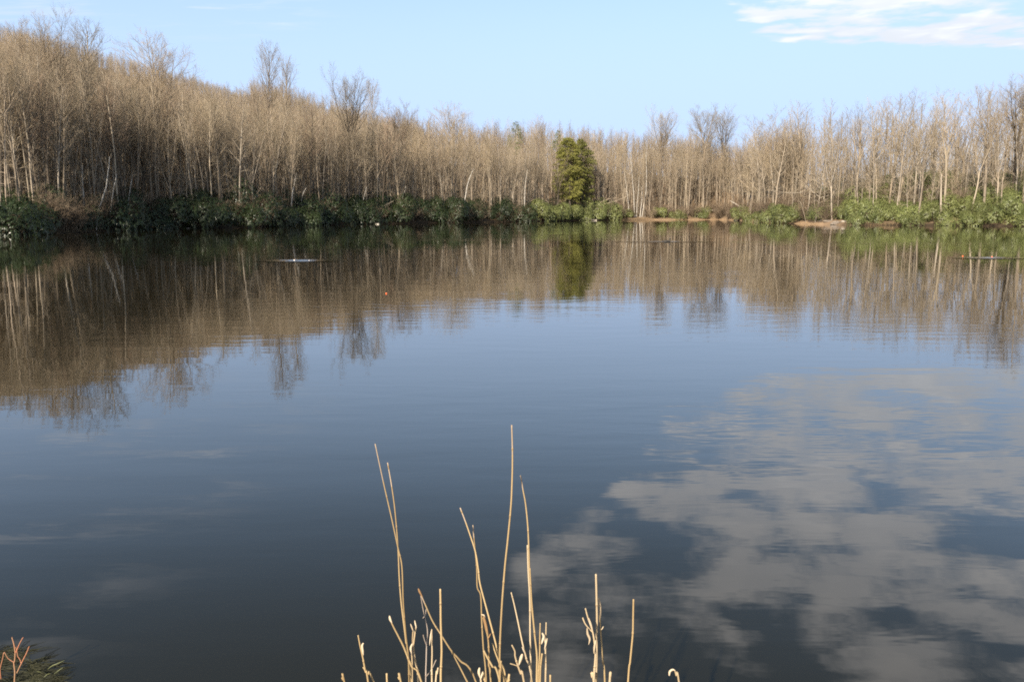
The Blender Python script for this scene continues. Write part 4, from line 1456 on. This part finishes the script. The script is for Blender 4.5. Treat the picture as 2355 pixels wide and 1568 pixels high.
reed([(1356, 1218), (1354, 1300), (1352, 1400), (1354, 1480), (1352, 1568)], 1.86, 12, 'ragged short reed at the right of the centre group', 'reed_pale', 25, leaves=[([(1362, 1310), (1354, 1345), (1346, 1380)], 14), ([(1346, 1290), (1350, 1320), (1350, 1350)], 10)])
reed([(1332, 1400), (1325, 1460), (1320, 1568)], 1.84, 12, 'low reed stump inside the ragged right part of the centre group', 'reed', 38, tip=1)
reed([(1155, 1350), (1172, 1385), (1174, 1415), (1190, 1470), (1208, 1520), (1226, 1568)], 1.84, 13, 'crooked short reed with a splayed husk at the bottom centre', 'reed_pale', 26, leaves=[([(1216, 1402), (1208, 1430), (1196, 1468)], 22)], twigs=[([(1144, 1458), (1168, 1465), (1192, 1475)], 9)])
reed([(968, 1488), (966, 1530), (975, 1575)], 1.84, 12, 'stump with a white torn husk at the bottom left of centre', 'reed_pale', 27, leaves=[([(965, 1482), (962, 1510), (972, 1550)], 18), ([(985, 1505), (978, 1530), (968, 1560)], 12)])
reed([(985, 1540), (992, 1556), (1000, 1572)], 1.84, 12, 'very short stub beside the white torn husk', 'reed', 28, tip=1)
reed([(1140, 1550), (1136, 1562), (1130, 1580)], 1.84, 13, 'very short stub right of the tallest reed foot', 'reed', 29, tip=1)
reed([(1648, 935), (1651, 1050), (1654, 1200), (1652, 1290), (1652, 1420), (1650, 1568)], 1.85, 14, 'thick pale reed at the right, standing in the frayed clump', 'reed_pale', 30, tip=1)
reed([(1666, 1076), (1670, 1150), (1673, 1220), (1680, 1330), (1690, 1450), (1700, 1568)], 1.88, 11, 'reed leaning on the right of the thick pale one', 'reed', 31, leaves=[([(1664, 1075), (1672, 1130), (1674, 1200)], 17), ([(1692, 1240), (1684, 1255), (1675, 1262)], 8)])
reed([(1586, 1135), (1604, 1200), (1628, 1270), (1640, 1340), (1645, 1400), (1640, 1490), (1636, 1568)], 1.82, 13, 'frayed branching reed with hanging husks left of the thick pale one', 'reed_pale', 32,
     leaves=[([(1596, 1250), (1600, 1285), (1612, 1315), (1605, 1348)], 16), ([(1604, 1190), (1616, 1225), (1630, 1268)], 15), ([(1648, 1320), (1640, 1360), (1636, 1400)], 16)], twigs=[([(1570, 1190), (1588, 1230), (1628, 1275)], 10), ([(1590, 1155), (1600, 1190), (1622, 1240)], 8)])
reed([(1868, 1082), (1866, 1180), (1864, 1280), (1855, 1380), (1848, 1450), (1836, 1568)], 1.88, 12, 'single bare reed standing apart at the far right', 'reed', 33, nodes=.2, tip=1)
reed([(1735, 1508), (1732, 1535), (1728, 1575)], 1.84, 15, 'short husk-covered stub between the frayed clump and the single right reed', 'reed_pale', 34, tip=1)
reed([(1620, 1512), (1626, 1540), (1636, 1575)], 1.82, 13, 'bent stub left of the foot of the frayed clump', 'reed_pale', 39, tip=1)
reed([(1380, 1553), (1380, 1565), (1380, 1585)], 1.84, 12, 'very short stub at the bottom right of the centre group', 'reed', 40, tip=1)
reed([(2096, 1495), (2110, 1500), (2120, 1530), (2136, 1575)], 1.86, 12, 'hooked reed with a curled white tip, farthest right of all', 'reed_pale', 35, leaves=[([(2078, 1528), (2082, 1505), (2098, 1494), (2114, 1500)], 18)])


# ------------------------------------------------------------------ red-stemmed twig and water weed in the lower left corner
def corner_px(cx, cy):
    return cx * 400 / 2355 * .7626, (1800 + cy * 400 / 2355) * .7626


def corner_stalk(groups, dist, label, name, cat):
    base = None
    for i, (pts, w) in enumerate(groups):
        pp = smooth_path([at_depth(*corner_px(a, b2), dist) for a, b2 in pts], 5)
        if base is None:
            low_ = pp[-1]
            pp = pp + [low_ + Vector((.0, 0, -.15)), low_ + Vector((.01, .01, min(-.3, -low_.z - .1)))]
            base = Vector((pp[-1].x, pp[-1].y, -.05))
        r_ = w * 400 / 2355 * .7626 / FPX * dist * .5
        me = tube_mesh('red_stem', [([[(q - base, r_ * (.8 + .25 * k / len(pp))) for k, q in enumerate(pp)]], 7)], M['red_stem'])
        if i == 0:
            o = link(name, me, loc=base)
            tag(o, label, cat)
        else:
            link('side_shoot', me, o)


corner_stalk([([(212, 708), (248, 830), (270, 980), (262, 1120), (248, 1170), (265, 1320), (258, 1505)], 28), ([(410, 710), (345, 830), (285, 975)], 22), ([(280, 880), (300, 950), (315, 1045), (350, 1095), (375, 1165)], 16),
              ([(520, 870), (465, 1000), (375, 1180), (300, 1340)], 20)], 3.30, 'red-stemmed twig with forked shoots rising from the lower left corner', 'red_twig', 'plant')
corner_stalk([([(0, 1270), (20, 1190), (50, 1080), (75, 975), (140, 1080), (240, 1150)][::-1], 18)], 3.34, 'bent red stem beside the forked twig at the left edge', 'red_twig', 'plant')

rq = random.Random(31)
wv, wf = [], []
for i in range(1500):
    cx = rq.uniform(-160, 900)
    cy = rq.uniform(900, 1640)
    if cy < 900 + max(0, (cx - 250)) * .62 + rq.random() ** 2 * 380 - 60:
        continue
    p = on_water(*corner_px(cx, cy))
    if mnoise.noise(Vector((p.x * 5, p.y * 3, .3))) + .5 * mnoise.noise(Vector((p.x * 14, p.y * 9, 2.3))) < -.08:
        continue
    a = rq.gauss(.25, .7) + (math.pi if rq.random() < .3 else 0)
    L = rq.uniform(.04, .14)
    w = rq.uniform(.0008, .0022)
    d = Vector((math.cos(a), math.sin(a), 0))
    s = Vector((-d.y, d.x, 0))
    z0, z1, z2 = rq.uniform(-.006, .002), rq.uniform(-.001, .007), rq.uniform(-.008, .004)
    b0 = len(wv)
    q0 = p + UP * z0
    q1 = p + d * L * .5 + s * rq.gauss(0, .012) + UP * z1
    q2 = p + d * L + s * rq.gauss(0, .02) + UP * z2
    for q, ww in ((q0, w), (q1, w), (q2, w * .4)):
        wv += [q + s * ww, q - s * ww, q + UP * ww]
    for k in range(2):
        for j in range(3):
            wf.append((b0 + k * 3 + j, b0 + k * 3 + (j + 1) % 3, b0 + k * 3 + 3 + (j + 1) % 3, b0 + k * 3 + 3 + j))
tag(link('pond_weed', mesh_from('pond_weed', [tuple(q) for q in wv], [np.array(wf)], [M['weed']])), 'tangled olive water weed floating in the lower left corner', 'water weed', kind='stuff')
BL = [([(1150, 1115), (1040, 1170), (930, 1215), (850, 1275)], 24, 'upper pale green blade sticking out of the water weed'), ([(1130, 1240), (1075, 1275), (1030, 1310), (960, 1360)], 22, 'lower pale green blade sticking out of the water weed'),
      ([(735, 1330), (700, 1322), (655, 1318)], 20, 'short yellowish blade lying in the water weed'), ([(895, 1350), (840, 1370), (780, 1420)], 18, 'tan blade curving over the water weed'), ([(170, 1205), (210, 1215), (250, 1235)], 14, 'pale sliver behind the red twig')]
blades = tag(link('floating_plant', None, loc=on_water(*corner_px(900, 1300))), 'pale green and tan blades sticking out of the water weed in the lower left corner', 'plant')
for pts, w, lab in BL:
    pp = smooth_path([on_water(*corner_px(a, b2), z=.012 + .03 * (1 - i / len(pts))) for i, (a, b2) in enumerate(pts)], 5)
    base = blades.location
    link('blade', leaf_mesh([q - base for q in pp][::-1], w * 400 / 2355 * .7626 / FPX * 3.5 * .5, 'weed_blade'), blades)['label'] = lab
